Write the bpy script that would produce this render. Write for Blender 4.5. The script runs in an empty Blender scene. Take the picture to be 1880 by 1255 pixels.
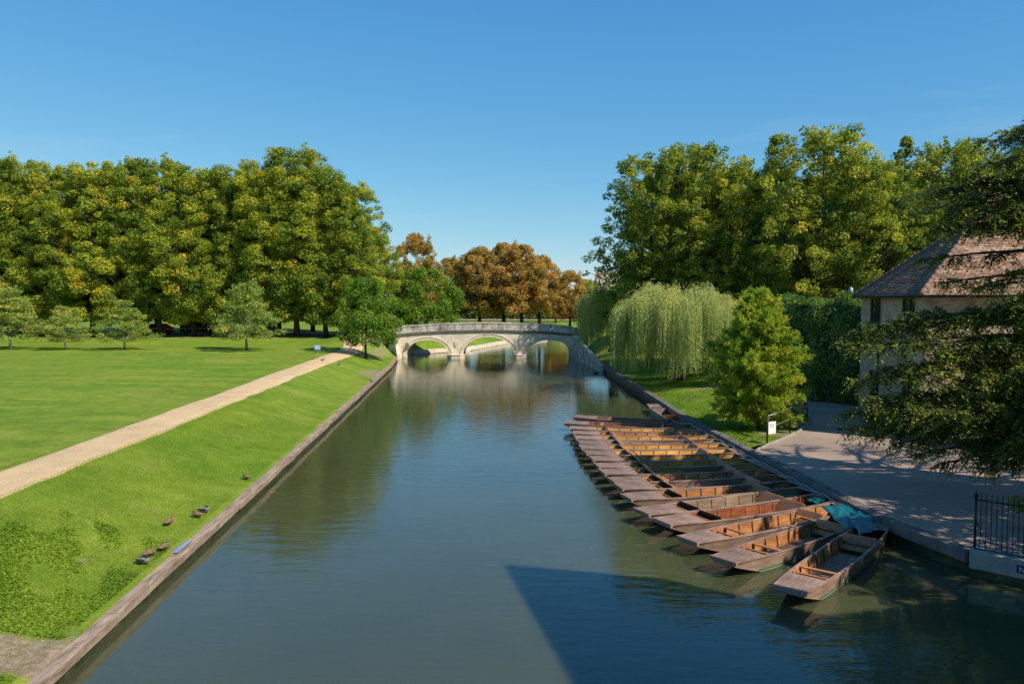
import bpy, math, random
import numpy as np
from mathutils import Vector, Matrix
R = math.radians
scene = bpy.context.scene

# ------------------------------------------------------------------ camera, sky, sun, exposure
CAM_H = 6.8
PITCH = 3.03
FPX = 1462.0
cam_d = bpy.data.cameras.new("camera")
cam_d.sensor_width = 36.0
cam_d.lens = 36.0 * FPX / 1880.0
cam_d.clip_end = 5000
cam = bpy.data.objects.new("camera", cam_d)
scene.collection.objects.link(cam)
cam.location = (0, 0, CAM_H)
cam.rotation_euler = (R(90 - PITCH), 0, 0)
scene.camera = cam

SUN_T = 37.0      # degrees the sun stands behind the picture's right-hand direction
SUN_E = 43.0
to_sun = Vector((math.cos(R(SUN_T)) * math.cos(R(SUN_E)), -math.sin(R(SUN_T)) * math.cos(R(SUN_E)), math.sin(R(SUN_E))))
world = bpy.data.worlds.new("World")
scene.world = world
world.use_nodes = True
wn = world.node_tree
bg = wn.nodes["Background"]
sky = wn.nodes.new("ShaderNodeTexSky")
sky.sky_type = 'NISHITA'
sky.sun_disc = False
sky.sun_elevation = R(SUN_E)
sky.sun_rotation = math.atan2(to_sun.x, to_sun.y)
sky.air_density = 1.0
sky.dust_density = 0.0
sky.ozone_density = 4.0
# deeper, more saturated late-summer blue: one power curve per channel of the physical sky
_s = wn.nodes.new("ShaderNodeSeparateColor"); _c = wn.nodes.new("ShaderNodeCombineColor")
wn.links.new(sky.outputs[0], _s.inputs[0])
for _i, (_p, _k) in enumerate(((1.15, .385), (.72, 1.04), (.38, 2.32))):
    _a = wn.nodes.new("ShaderNodeMath"); _a.operation = 'POWER'; _a.inputs[1].default_value = _p
    _m = wn.nodes.new("ShaderNodeMath"); _m.operation = 'MULTIPLY'; _m.inputs[1].default_value = _k
    wn.links.new(_s.outputs[_i], _a.inputs[0]); wn.links.new(_a.outputs[0], _m.inputs[0]); wn.links.new(_m.outputs[0], _c.inputs[_i])
# faint high wisps
_tc = wn.nodes.new("ShaderNodeTexCoord"); _mp = wn.nodes.new("ShaderNodeMapping"); _mp.inputs["Scale"].default_value = (1.2, 1.2, 7.0)
_n = wn.nodes.new("ShaderNodeTexNoise"); _n.inputs["Scale"].default_value = 2.2; _n.inputs["Detail"].default_value = 7; _n.inputs["Roughness"].default_value = .62
_r = wn.nodes.new("ShaderNodeValToRGB"); _r.color_ramp.elements[0].position = .56; _r.color_ramp.elements[0].color = (0, 0, 0, 1); _r.color_ramp.elements[1].position = .82; _r.color_ramp.elements[1].color = (.16, .16, .16, 1)
_x = wn.nodes.new("ShaderNodeMix"); _x.data_type = 'RGBA'; _x.inputs[7].default_value = (4.2, 4.4, 4.7, 1)
wn.links.new(_tc.outputs["Generated"], _mp.inputs[0]); wn.links.new(_mp.outputs[0], _n.inputs["Vector"]); wn.links.new(_n.outputs[0], _r.inputs[0])
wn.links.new(_r.outputs[0], _x.inputs[0]); wn.links.new(_c.outputs[0], _x.inputs[6]); wn.links.new(_x.outputs[2], bg.inputs[0])
bg.inputs[1].default_value = 0.13
sun_d = bpy.data.lights.new("sun", 'SUN')
sun_d.energy = 4.8
sun_d.angle = R(0.5)
sun_d.color = (1.0, 0.93, 0.82)
sun = bpy.data.objects.new("sun", sun_d)
scene.collection.objects.link(sun)
sun.rotation_euler = to_sun.to_track_quat('Z', 'Y').to_euler()
scene.view_settings.view_transform = 'Standard'
scene.view_settings.look = 'None'
scene.view_settings.exposure = 0.35
scene.view_settings.gamma = 1.0
scene.cycles.max_bounces = 6
scene.cycles.transparent_max_bounces = 8
scene.cycles.use_denoising = True

# ------------------------------------------------------------------ helpers
cth, sth = math.cos(R(PITCH)), math.sin(R(PITCH))
def _dir(x, y):
    a = (x - 940) / FPX; b = (627.5 - y) / FPX
    return (a, cth + b * sth, -sth + b * cth)
def P(x, y, z):
    d = _dir(x, y); t = (z - CAM_H) / d[2]
    return Vector((d[0] * t, d[1] * t, z))
def AT(x, y, Y):
    d = _dir(x, y); t = Y / d[1]
    return Vector((d[0] * t, Y, CAM_H + d[2] * t))
def sm(a, b, x):
    t = min(1, max(0, (x - a) / (b - a))); return t * t * (3 - 2 * t)

def link(o, parent=None):
    scene.collection.objects.link(o)
    if parent is not None: o.parent = parent
    return o
def tag(o, label=None, cat=None, group=None, kind=None):
    if label: o["label"] = label
    if cat: o["category"] = cat
    if group: o["group"] = group
    if kind: o["kind"] = kind
    return o
def thing(name, label, cat, loc=(0, 0, 0), rz=0.0, group=None):
    o = bpy.data.objects.new(name, None)
    o.empty_display_size = .3
    o.location = loc; o.rotation_euler = (0, 0, rz)
    link(o); return tag(o, label, cat, group)
def copy_tree(o, parent=None):
    c = o.copy(); scene.collection.objects.link(c)
    if parent is not None: c.parent = parent
    for ch in [x for x in KIDS.get(o.name, [])]:
        k = copy_tree(ch, c); KIDS.setdefault(c.name, []).append(k)
    return c
KIDS = {}

class MB:
    """collects polygons"""
    def __init__(s): s.v = []; s.f = []; s.m = []; s.sm = []
    def add(s, vs, fs, m=0, smooth=False):
        b = len(s.v); s.v += [tuple(v) for v in vs]
        for f in fs: s.f.append([i + b for i in f]); s.m.append(m); s.sm.append(smooth)
    def box(s, x0, y0, z0, x1, y1, z1, m=0):
        s.add([(x0,y0,z0),(x1,y0,z0),(x1,y1,z0),(x0,y1,z0),(x0,y0,z1),(x1,y0,z1),(x1,y1,z1),(x0,y1,z1)],
              [(0,3,2,1),(4,5,6,7),(0,1,5,4),(1,2,6,5),(2,3,7,6),(3,0,4,7)], m)
    def bar(s, a, b, w, h=None, m=0, up=(0, 0, 1)):
        a = Vector(a); b = Vector(b); h = h or w
        d = (b - a).normalized(); u = Vector(up)
        if abs(d.dot(u)) > .95: u = Vector((1, 0, 0))
        r = d.cross(u).normalized(); u = r.cross(d)
        vs = [p + r * sx * w / 2 + u * sz * h / 2 for p in (a, b) for sx, sz in ((-1,-1),(1,-1),(1,1),(-1,1))]
        s.add(vs, [(0,1,2,3),(4,7,6,5),(0,4,5,1),(1,5,6,2),(2,6,7,3),(3,7,4,0)], m)
    def tube(s, pts, rad, n=6, m=0, cap=True, smooth=True):
        pts = [Vector(p) for p in pts]
        if not hasattr(rad, '__len__'): rad = [rad] * len(pts)
        vs = []; ref = Vector((0.13, 0.21, 1)).normalized()
        for i, p in enumerate(pts):
            d = (pts[min(i+1, len(pts)-1)] - pts[max(i-1, 0)]).normalized()
            if abs(d.dot(ref)) > .97: r = d.cross(Vector((1, 0, 0))).normalized()
            else: r = d.cross(ref).normalized()
            u = d.cross(r)
            for k in range(n):
                a = 2 * math.pi * k / n
                vs.append(p + (r * math.cos(a) + u * math.sin(a)) * rad[i])
        fs = []
        for i in range(len(pts) - 1):
            for k in range(n):
                fs.append((i*n+k, i*n+(k+1) % n, (i+1)*n+(k+1) % n, (i+1)*n+k))
        if cap: fs += [tuple(range(n))[::-1], tuple((len(pts)-1)*n + k for k in range(n))]
        s.add(vs, fs, m, smooth)
    def prism(s, poly, z0, z1, m=0):
        n = len(poly)
        s.add([(p[0], p[1], z0) for p in poly] + [(p[0], p[1], z1) for p in poly],
              [tuple(range(n))[::-1], tuple(range(n, 2*n))] + [(i, (i+1) % n, n+(i+1) % n, n+i) for i in range(n)], m)
    def loft(s, rings, m=0, cap=True, smooth=True, closed=True):
        n = len(rings[0]); vs = [p for r in rings for p in r]; fs = []
        for i in range(len(rings)-1):
            for k in range(n if closed else n-1):
                fs.append((i*n+k, i*n+(k+1) % n, (i+1)*n+(k+1) % n, (i+1)*n+k))
        if cap: fs += [tuple(range(n))[::-1], tuple((len(rings)-1)*n+k for k in range(n))]
        s.add(vs, fs, m, smooth)
    def build(s, name, mats, parent=None, bevel=0):
        me = bpy.data.meshes.new(name)
        me.from_pydata(s.v, [], s.f); me.update()
        if not isinstance(mats, (list, tuple)): mats = [mats]
        for mt in mats: me.materials.append(mt)
        me.polygons.foreach_set("material_index", s.m)
        me.polygons.foreach_set("use_smooth", s.sm)
        o = bpy.data.objects.new(name, me); link(o, parent)
        if parent is not None: KIDS.setdefault(parent.name, []).append(o)
        if bevel:
            b = o.modifiers.new("bevel", 'BEVEL'); b.width = bevel; b.segments = 2; b.limit_method = 'ANGLE'
        return o

# ------------------------------------------------------------------ materials
def new_mat(name):
    m = bpy.data.materials.new(name); m.use_nodes = True
    nt = m.node_tree; b = nt.nodes["Principled BSDF"]
    return m, nt, b
def node(nt, t, **kw):
    n = nt.nodes.new(t)
    for k, v in kw.items():
        if k.startswith("i_"):
            key = k[2:]; key = int(key) if key.isdigit() else key.replace("_", " ")
            n.inputs[key].default_value = v
        else: setattr(n, k, v)
    return n
def ramp(nt, fac, stops):
    r = nt.nodes.new("ShaderNodeValToRGB")
    e = r.color_ramp.elements
    while len(e) < len(stops): e.new(0.5)
    for i, (p, c) in enumerate(stops):
        e[i].position = p; e[i].color = (*c, 1) if len(c) == 3 else c
    if fac is not None: nt.links.new(fac, r.inputs[0])
    return r
def tex_noise(nt, vec, scale, detail=4, rough=.6, stretch=None, dist=0.0):
    n = node(nt, "ShaderNodeTexNoise"); n.inputs["Scale"].default_value = scale
    n.inputs["Detail"].default_value = detail; n.inputs["Roughness"].default_value = rough
    n.inputs["Distortion"].default_value = dist
    if stretch:
        mp = node(nt, "ShaderNodeMapping"); mp.inputs["Scale"].default_value = stretch
        nt.links.new(vec, mp.inputs[0]); vec = mp.outputs[0]
    nt.links.new(vec, n.inputs["Vector"])
    return n
def mixc(nt, fac, a, b, mode='MIX'):
    m = nt.nodes.new("ShaderNodeMix"); m.data_type = 'RGBA'; m.blend_type = mode
    for s, v in ((0, fac), (6, a), (7, b)):
        if isinstance(v, (int, float)): m.inputs[s].default_value = v
        elif isinstance(v, tuple): m.inputs[s].default_value = (*v, 1)
        else: nt.links.new(v, m.inputs[s])
    return m.outputs[2]
def bump(nt, b, h, strength=.3, dist=.02):
    n = nt.nodes.new("ShaderNodeBump"); n.inputs["Strength"].default_value = strength; n.inputs["Distance"].default_value = dist
    nt.links.new(h, n.inputs["Height"]); nt.links.new(n.outputs[0], b.inputs["Normal"]); return n

def mat_noise(name, stops, scale=3.0, rough=.7, stretch=None, bstr=.25, bdist=.01, spec=.3, metal=0, detail=6, space='Object', vary=0):
    m, nt, b = new_mat(name)
    tc = node(nt, "ShaderNodeTexCoord")
    n = tex_noise(nt, tc.outputs[space], scale, detail, .65, stretch)
    r = ramp(nt, n.outputs[0], stops)
    if vary:
        oi = node(nt, "ShaderNodeObjectInfo"); mr = node(nt, "ShaderNodeMapRange"); mr.inputs[3].default_value = 1-vary; mr.inputs[4].default_value = 1+vary*.8
        nt.links.new(oi.outputs["Random"], mr.inputs[0]); hs = node(nt, "ShaderNodeHueSaturation"); nt.links.new(mr.outputs[0], hs.inputs["Value"]); nt.links.new(r.outputs[0], hs.inputs["Color"])
        n8 = tex_noise(nt, tc.outputs[space], .9, 5, .7); r8 = ramp(nt, n8.outputs[0], [(.35, (.6, .6, .6)), (.6, (1.1, 1.1, 1.1))])
        nt.links.new(mixc(nt, .9, hs.outputs[0], r8.outputs[0], 'MULTIPLY'), b.inputs["Base Color"])
    else: nt.links.new(r.outputs[0], b.inputs["Base Color"])
    b.inputs["Roughness"].default_value = rough
    b.inputs["Specular IOR Level"].default_value = spec
    b.inputs["Metallic"].default_value = metal
    if bstr:
        n2 = tex_noise(nt, tc.outputs[space], scale * 4, 4, .6, stretch)
        bump(nt, b, n2.outputs[0], bstr, bdist)
    return m
def mat_flat(name, c, rough=.5, spec=.4, metal=0):
    return mat_noise(name, [(.3, tuple(x * .8 for x in c)), (.7, tuple(min(1, x * 1.15) for x in c))], 6, rough, None, .08, .004, spec, metal)

def mat_leaf(name, stops, trans=.55, hue_noise=.35):
    m, nt, b = new_mat(name)
    nt.nodes.remove(b)
    at = node(nt, "ShaderNodeAttribute", attribute_name="tint")
    geo = node(nt, "ShaderNodeNewGeometry")
    oi = node(nt, "ShaderNodeObjectInfo")
    n = tex_noise(nt, geo.outputs["Position"], .45, 3, .6)
    ad = node(nt, "ShaderNodeMath", operation='MULTIPLY_ADD'); ad.inputs[1].default_value = hue_noise; ad.inputs[2].default_value = -hue_noise / 2
    nt.links.new(n.outputs[0], ad.inputs[0])
    a2 = node(nt, "ShaderNodeMath", operation='ADD'); nt.links.new(at.outputs["Fac"], a2.inputs[0]); nt.links.new(ad.outputs[0], a2.inputs[1])
    a3 = node(nt, "ShaderNodeMath", operation='MULTIPLY_ADD'); a3.inputs[1].default_value = .12; nt.links.new(oi.outputs["Random"], a3.inputs[0]); nt.links.new(a2.outputs[0], a3.inputs[2])
    a4 = node(nt, "ShaderNodeMath", operation='SUBTRACT'); a4.inputs[1].default_value = .06; nt.links.new(a3.outputs[0], a4.inputs[0])
    r = ramp(nt, a4.outputs[0], stops)
    d = node(nt, "ShaderNodeBsdfPrincipled"); d.inputs["Roughness"].default_value = .55; d.inputs["Specular IOR Level"].default_value = .25
    t = node(nt, "ShaderNodeBsdfTranslucent")
    nt.links.new(r.outputs[0], d.inputs["Base Color"])
    tcol = mixc(nt, 1.0, r.outputs[0], (1.25, 1.2, .55), 'MULTIPLY')
    nt.links.new(tcol, t.inputs[0])
    mx = node(nt, "ShaderNodeMixShader"); mx.inputs[0].default_value = trans
    nt.links.new(d.outputs[0], mx.inputs[1]); nt.links.new(t.outputs[0], mx.inputs[2])
    nt.links.new(mx.outputs[0], nt.nodes["Material Output"].inputs[0])
    return m

def mat_brick(name, axis, bw, bh, c1, c2, mortar, msize=.012, noise_stops=None, rough=.85, bstr=.5, dark=None):
    m, nt, b = new_mat(name)
    tc = node(nt, "ShaderNodeTexCoord")
    sp = node(nt, "ShaderNodeSeparateXYZ"); nt.links.new(tc.outputs["Object"], sp.inputs[0])
    cb = node(nt, "ShaderNodeCombineXYZ")
    if axis == 'xy':
        ad = node(nt, "ShaderNodeMath", operation='ADD'); nt.links.new(sp.outputs[0], ad.inputs[0]); nt.links.new(sp.outputs[1], ad.inputs[1]); src = ad.outputs[0]
    else: src = sp.outputs[0 if axis == 'x' else 1]
    nt.links.new(src, cb.inputs[0]); nt.links.new(sp.outputs[2], cb.inputs[1])
    br = node(nt, "ShaderNodeTexBrick")
    nt.links.new(cb.outputs[0], br.inputs["Vector"])
    br.inputs["Scale"].default_value = 1; br.inputs["Brick Width"].default_value = bw; br.inputs["Row Height"].default_value = bh
    br.inputs["Mortar Size"].default_value = msize; br.inputs["Mortar Smooth"].default_value = .3
    br.inputs["Color1"].default_value = (*c1, 1); br.inputs["Color2"].default_value = (*c2, 1); br.inputs["Mortar"].default_value = (*mortar, 1)
    n = tex_noise(nt, tc.outputs["Object"], 1.3, 6, .65)
    n3 = tex_noise(nt, tc.outputs["Object"], 14, 3, .6)
    r = ramp(nt, n.outputs[0], noise_stops or [(.3, (.7, .68, .64)), (.65, (1.1, 1.08, 1.02))])
    col = mixc(nt, 1.0, br.outputs[0], r.outputs[0], 'MULTIPLY')
    r3 = ramp(nt, n3.outputs[0], [(.3, (.75, .75, .75)), (.7, (1.2, 1.2, 1.2))])
    col = mixc(nt, .8, col, r3.outputs[0], 'MULTIPLY')
    if dark:
        n4 = tex_noise(nt, tc.outputs["Object"], 1.0, 6, .7, (1.6, 1.6, .5))
        r4 = ramp(nt, n4.outputs[0], [(dark[0], (0, 0, 0)), (dark[1], (1, 1, 1))])
        col = mixc(nt, r4.outputs[0], col, dark[2])
    nt.links.new(col, b.inputs["Base Color"]); b.inputs["Roughness"].default_value = rough; b.inputs["Specular IOR Level"].default_value = .2
    bump(nt, b, br.outputs["Fac"], -bstr, .02)
    return m

M = {}
# grass ground with bare patches and mowing bands
def make_grass():
    m, nt, b = new_mat("grass_ground")
    geo = node(nt, "ShaderNodeNewGeometry"); pos = geo.outputs["Position"]
    n1 = tex_noise(nt, pos, .16, 5, .6); n2 = tex_noise(nt, pos, 1.1, 6, .7); n3 = tex_noise(nt, pos, 16, 4, .75); n5 = tex_noise(nt, pos, .5, 3, .6, (.12, 1.0, 1))
    c1 = ramp(nt, n2.outputs[0], [(.28, (.105, .17, .018)), (.5, (.165, .235, .022)), (.72, (.235, .29, .04))])
    c2 = ramp(nt, n1.outputs[0], [(.3, (.78, .95, .7)), (.5, (1, 1, 1)), (.75, (1.28, 1.08, 1.1))])
    col = mixc(nt, 1, c1.outputs[0], c2.outputs[0], 'MULTIPLY')
    c3 = ramp(nt, n3.outputs[0], [(.3, (.52, .58, .42)), (.5, (1, 1, 1)), (.72, (1.45, 1.4, 1.3))])
    col = mixc(nt, .9, col, c3.outputs[0], 'MULTIPLY')
    # mowing bands, a real difference of the sward, drawn by world depth
    c5 = ramp(nt, n5.outputs[0], [(.42, (.80, .90, .76)), (.58, (1.16, 1.08, 1.12))])
    col = mixc(nt, .8, col, c5.outputs[0], 'MULTIPLY')
    # dry blotches
    n6 = tex_noise(nt, pos, .32, 6, .72)
    dry = ramp(nt, n6.outputs[0], [(.56, (0, 0, 0)), (.72, (1, 1, 1))])
    dm = node(nt, "ShaderNodeMath", operation='MULTIPLY'); dm.inputs[1].default_value = .5; nt.links.new(dry.outputs[0], dm.inputs[0])
    col = mixc(nt, dm.outputs[0], col, (.29, .25, .085))
    at = node(nt, "ShaderNodeAttribute", attribute_name="bare")
    nb = tex_noise(nt, pos, 2.6, 6, .75)
    mm = node(nt, "ShaderNodeMath", operation='MULTIPLY_ADD'); mm.inputs[1].default_value = 1.6; mm.inputs[2].default_value = -1.05
    nt.links.new(nb.outputs[0], mm.inputs[0])
    m2 = node(nt, "ShaderNodeMath", operation='ADD'); nt.links.new(at.outputs["Fac"], m2.inputs[0]); nt.links.new(mm.outputs[0], m2.inputs[1])
    rb = ramp(nt, m2.outputs[0], [(.12, (0, 0, 0)), (.4, (1, 1, 1))])
    ne = tex_noise(nt, pos, 7, 5, .7)
    ce = ramp(nt, ne.outputs[0], [(.3, (.17, .12, .07)), (.7, (.40, .31, .20))])
    col = mixc(nt, rb.outputs[0], col, ce.outputs[0])
    # white daisies in the near turf
    vo = node(nt, "ShaderNodeTexVoronoi"); vo.inputs["Scale"].default_value = 2.1; nt.links.new(pos, vo.inputs["Vector"])
    rv = ramp(nt, vo.outputs["Distance"], [(.035, (1, 1, 1)), (.05, (0, 0, 0))])
    col = mixc(nt, rv.outputs[0], col, (.6, .62, .5))
    nt.links.new(col, b.inputs["Base Color"])
    b.inputs["Roughness"].default_value = .85; b.inputs["Specular IOR Level"].default_value = .12
    nh = tex_noise(nt, pos, 22, 4, .7); bump(nt, b, nh.outputs[0], .75, .06)
    return m
M["grass"] = make_grass()

def make_water():
    m, nt, b = new_mat("river_water")
    geo = node(nt, "ShaderNodeNewGeometry"); pos = geo.outputs["Position"]
    n0 = tex_noise(nt, pos, .07, 4, .6)
    c = ramp(nt, n0.outputs[0], [(.35, (.052, .062, .028)), (.65, (.074, .080, .036))])
    nt.links.new(c.outputs[0], b.inputs["Base Color"])
    b.inputs["Roughness"].default_value = .02; b.inputs["IOR"].default_value = 1.42; b.inputs["Specular IOR Level"].default_value = .85
    b.inputs["Subsurface Weight"].default_value = 1.0; b.inputs["Subsurface Radius"].default_value = (1.1, 1.2, 1.0); b.inputs["Subsurface Scale"].default_value = 1.0
    w1 = tex_noise(nt, pos, 1.0, 3, .55, (.9, 2.4, 1)); w2 = tex_noise(nt, pos, 4.2, 3, .55, (.8, 1.8, 1), .4); w3 = tex_noise(nt, pos, .25, 2, .5)
    # patches of calmer and livelier water
    lo = ramp(nt, w3.outputs[0], [(.35, (.35, .35, .35)), (.65, (1, 1, 1))])
    k = node(nt, "ShaderNodeMath", operation='MULTIPLY'); nt.links.new(w2.outputs[0], k.inputs[0]); nt.links.new(lo.outputs[0], k.inputs[1])
    s2 = node(nt, "ShaderNodeMath", operation='MULTIPLY_ADD'); s2.inputs[1].default_value = .28; nt.links.new(k.outputs[0], s2.inputs[0]); nt.links.new(w1.outputs[0], s2.inputs[2])
    bump(nt, b, s2.outputs[0], .46, .024)
    return m
M["water"] = make_water()

def make_gravel():
    m, nt, b = new_mat("gravel")
    geo = node(nt, "ShaderNodeNewGeometry"); pos = geo.outputs["Position"]
    n = tex_noise(nt, pos, 30, 3, .8); n2 = tex_noise(nt, pos, .8, 4, .6)
    c = ramp(nt, n.outputs[0], [(.3, (.36, .23, .115)), (.5, (.60, .42, .235)), (.7, (.76, .57, .36))])
    c2 = ramp(nt, n2.outputs[0], [(.3, (.84, .84, .84)), (.7, (1.08, 1.06, 1.02))])
    nt.links.new(mixc(nt, 1, c.outputs[0], c2.outputs[0], 'MULTIPLY'), b.inputs["Base Color"])
    b.inputs["Roughness"].default_value = .95; b.inputs["Specular IOR Level"].default_value = .1
    bump(nt, b, n.outputs[0], .6, .02); return m
M["gravel"] = make_gravel()
def make_asphalt(name, a, c_, sc=45):
    m, nt, b = new_mat(name)
    geo = node(nt, "ShaderNodeNewGeometry"); pos = geo.outputs["Position"]
    n = tex_noise(nt, pos, sc, 3, .8); n2 = tex_noise(nt, pos, .35, 6, .65); n3 = tex_noise(nt, pos, 2.2, 4, .6, (.4, 2.2, 1))
    c = ramp(nt, n.outputs[0], [(.3, a), (.7, c_)])
    c2 = ramp(nt, n2.outputs[0], [(.3, (.78, .77, .78)), (.7, (1.12, 1.1, 1.06))])
    c3 = ramp(nt, n3.outputs[0], [(.35, (.92, .92, .92)), (.65, (1.05, 1.04, 1.03))])
    col = mixc(nt, 1, c.outputs[0], c2.outputs[0], 'MULTIPLY'); col = mixc(nt, 1, col, c3.outputs[0], 'MULTIPLY')
    nt.links.new(col, b.inputs["Base Color"]); b.inputs["Roughness"].default_value = .9; b.inputs["Specular IOR Level"].default_value = .15
    bump(nt, b, n.outputs[0], .3, .01); return m
M["asphalt"] = make_asphalt("pavement", (.26, .19, .145), (.41, .31, .24))
M["road"] = make_asphalt("road", (.05, .048, .045), (.085, .08, .075))
M["coping"] = mat_noise("edging_stone", [(.25, (.10, .07, .045)), (.42, (.24, .17, .12)), (.6, (.36, .27, .19)), (.75, (.50, .41, .30))], 2.2, .9, (3, .5, 3), .6, .02, .15)
M["wet_stone"] = mat_noise("wet_stone", [(.3, (.016, .018, .010)), (.55, (.045, .055, .018)), (.8, (.13, .12, .06))], 2.5, .6, None, .4, .02)
M["quay"] = mat_noise("quay_timber", [(.25, (.075, .062, .052)), (.5, (.14, .12, .105)), (.8, (.22, .19, .165))], 2.2, .85, None, .5, .02, .2)
M["concrete"] = mat_noise("old_concrete", [(.2, (.14, .14, .12)), (.45, (.27, .26, .22)), (.8, (.42, .39, .34))], 1.6, .85, None, .4, .02, .2)
M["stone"] = mat_brick("bridge_stone", 'xy', .85, .34, (.74, .65, .50), (.64, .56, .43), (.50, .44, .34), .008,
                       [(.25, (.62, .55, .45)), (.5, (1, .98, .94)), (.75, (1.12, 1.1, 1.05))], bstr=.25, dark=(.60, .78, (.42, .25, .12)))
M["stone_ring"] = mat_noise("arch_stone", [(.3, (.50, .38, .25)), (.6, (.68, .58, .44)), (.8, (.76, .69, .57))], 1.5, .85, None, .3, .01, .2)
M["stone_weathered"] = mat_brick("weathered_stone", 'xy', 1.3, .5, (.64, .58, .49), (.52, .47, .39), (.32, .29, .24), .008,
                       [(.3, (.55, .54, .52)), (.6, (1.05, 1.02, .98)), (.8, (1.5, 1.45, 1.35))], bstr=.2, dark=(.48, .66, (.10, .095, .085)))
M["stone_dark"] = mat_noise("string_stone", [(.3, (.06, .055, .045)), (.7, (.17, .15, .12))], 2, .9, None, .4, .01)
M["wood_grey"] = mat_noise("weathered_deck_wood", [(.25, (0.153, 0.092, 0.067)), (.5, (0.294, 0.185, 0.134)), (.8, (0.470, 0.314, 0.235))], 2.0, .55, (1.2, 9, 9), .25, .004, .35, vary=.22)
M["wood_honey"] = mat_noise("honey_wood", [(.25, (0.425, 0.175, 0.035)), (.5, (0.650, 0.300, 0.062)), (.8, (0.825, 0.450, 0.125))], 1.4, .42, (1.2, 6, 6), .15, .003, .4, vary=.22)
M["wood_pale"] = mat_noise("pale_wood", [(.25, (.16, .105, .06)), (.5, (.28, .19, .11)), (.8, (.42, .31, .19))], 1.4, .5, (1.2, 6, 6), .15, .003, .4, vary=.22)
M["wood_red"] = mat_noise("mahogany_wood", [(.25, (0.162, 0.041, 0.019)), (.5, (0.297, 0.081, 0.032)), (.8, (0.432, 0.135, 0.054))], 1.4, .4, (1.2, 6, 6), .15, .003, .4, vary=.22)
M["wood_brown"] = mat_noise("chestnut_wood", [(.25, (0.230, 0.084, 0.030)), (.5, (0.405, 0.162, 0.057)), (.8, (0.567, 0.257, 0.095))], 1.4, .42, (1.2, 6, 6), .15, .003, .4, vary=.22)
M["wood_dark"] = mat_noise("dark_wood", [(.25, (.035, .024, .018)), (.5, (.07, .045, .034)), (.8, (.12, .08, .06))], 1.8, .5, (1.2, 6, 6), .2, .004, .35)
M["wood_hull"] = mat_noise("hull_wood", [(.25, (0.127, 0.077, 0.053)), (.5, (0.231, 0.143, 0.099)), (.8, (0.347, 0.231, 0.171))], 1.3, .45, (1.0, 5, 5), .2, .004, .4, vary=.22)
M["green_paint"] = mat_flat("green_paint", (.02, .17, .09), .4)
M["teal"] = mat_noise("teal_sheet", [(.3, (.004, .10, .115)), (.7, (.01, .17, .19))], 3, .35, None, .4, .03, .5)
M["green_sheet"] = mat_noise("green_sheet", [(.3, (.006, .12, .07)), (.7, (.012, .19, .11))], 3, .4, None, .4, .03, .5)
M["black"] = mat_flat("black_iron", (.012, .012, .013), .45, .4)
M["grey_metal"] = mat_flat("grey_metal", (.28, .28, .27), .4, .5, .6)
M["white"] = mat_flat("white_board", (.72, .70, .66), .6)
M["white_paint"] = mat_flat("white_lettering", (.8, .8, .76), .6)
M["blue"] = mat_flat("blue_plate", (.02, .09, .28), .4)
M["navy"] = mat_flat("navy_plate", (.006, .02, .10), .5)
M["sign_blue"] = mat_flat("pale_blue_sign", (.28, .38, .62), .5)
M["worn_letters"] = mat_flat("worn_letters", (.42, .43, .44), .8)
M["rope"] = mat_flat("rope", (.35, .30, .22), .9)
M["bark"] = mat_noise("bark", [(.3, (.035, .026, .018)), (.6, (.085, .066, .048)), (.8, (.15, .125, .095))], 3, .9, (3, 3, .6), .8, .03, .1)
M["bark_pale"] = mat_noise("pale_bark", [(.3, (.10, .085, .065)), (.7, (.26, .23, .18))], 4, .9, (3, 3, .8), .6, .02, .1)
M["brick"] = mat_brick("gault_brick", 'xy', .235, .078, (.56, .43, .28), (.34, .24, .15), (.46, .40, .32), .01, [(.3, (.75, .72, .7)), (.65, (1.12, 1.08, 1.0))], bstr=.4)
M["brick_red"] = mat_brick("red_brick", 'xy', .235, .078, (.28, .11, .06), (.22, .08, .05), (.3, .27, .22), .01)
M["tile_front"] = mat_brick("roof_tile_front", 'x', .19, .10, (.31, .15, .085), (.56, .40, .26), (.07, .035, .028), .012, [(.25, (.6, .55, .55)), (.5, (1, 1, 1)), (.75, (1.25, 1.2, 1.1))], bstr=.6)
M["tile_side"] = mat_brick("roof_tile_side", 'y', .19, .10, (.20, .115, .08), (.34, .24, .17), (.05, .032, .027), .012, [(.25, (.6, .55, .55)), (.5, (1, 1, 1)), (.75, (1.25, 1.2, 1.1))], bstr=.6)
M["ridge"] = mat_noise("ridge_tile", [(.3, (0.136, 0.072, 0.056)), (.7, (0.272, 0.176, 0.136))], 3, .85, None, .4, .02)
def mat_glass(name, c=(.02, .03, .025)):
    m, nt, b = new_mat(name); b.inputs["Base Color"].default_value = (*c, 1); b.inputs["Roughness"].default_value = .06; b.inputs["Specular IOR Level"].default_value = .9
    tc = node(nt, "ShaderNodeTexCoord"); n = tex_noise(nt, tc.outputs["Object"], 1.5, 2, .5); bump(nt, b, n.outputs[0], .05, .02); return m
M["glass"] = mat_glass("window_glass")
def mat_paint(name, c):
    m, nt, b = new_mat(name); b.inputs["Base Color"].default_value = (*c, 1); b.inputs["Roughness"].default_value = .3; b.inputs["Coat Weight"].default_value = .5; return m
M["car_red"] = mat_paint("red_car_paint", (.33, .012, .015)); M["car_black"] = mat_paint("black_car_paint", (.012, .013, .018)); M["car_green"] = mat_paint("dark_green_car_paint", (.03, .08, .06))
M["car_grey"] = mat_paint("dark_grey_car_paint", (.03, .032, .035))
M["tyre"] = mat_flat("tyre_rubber", (.015, .015, .015), .9)
M["orange"] = mat_flat("orange_red_ring", (.50, .085, .02), .5)
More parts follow.
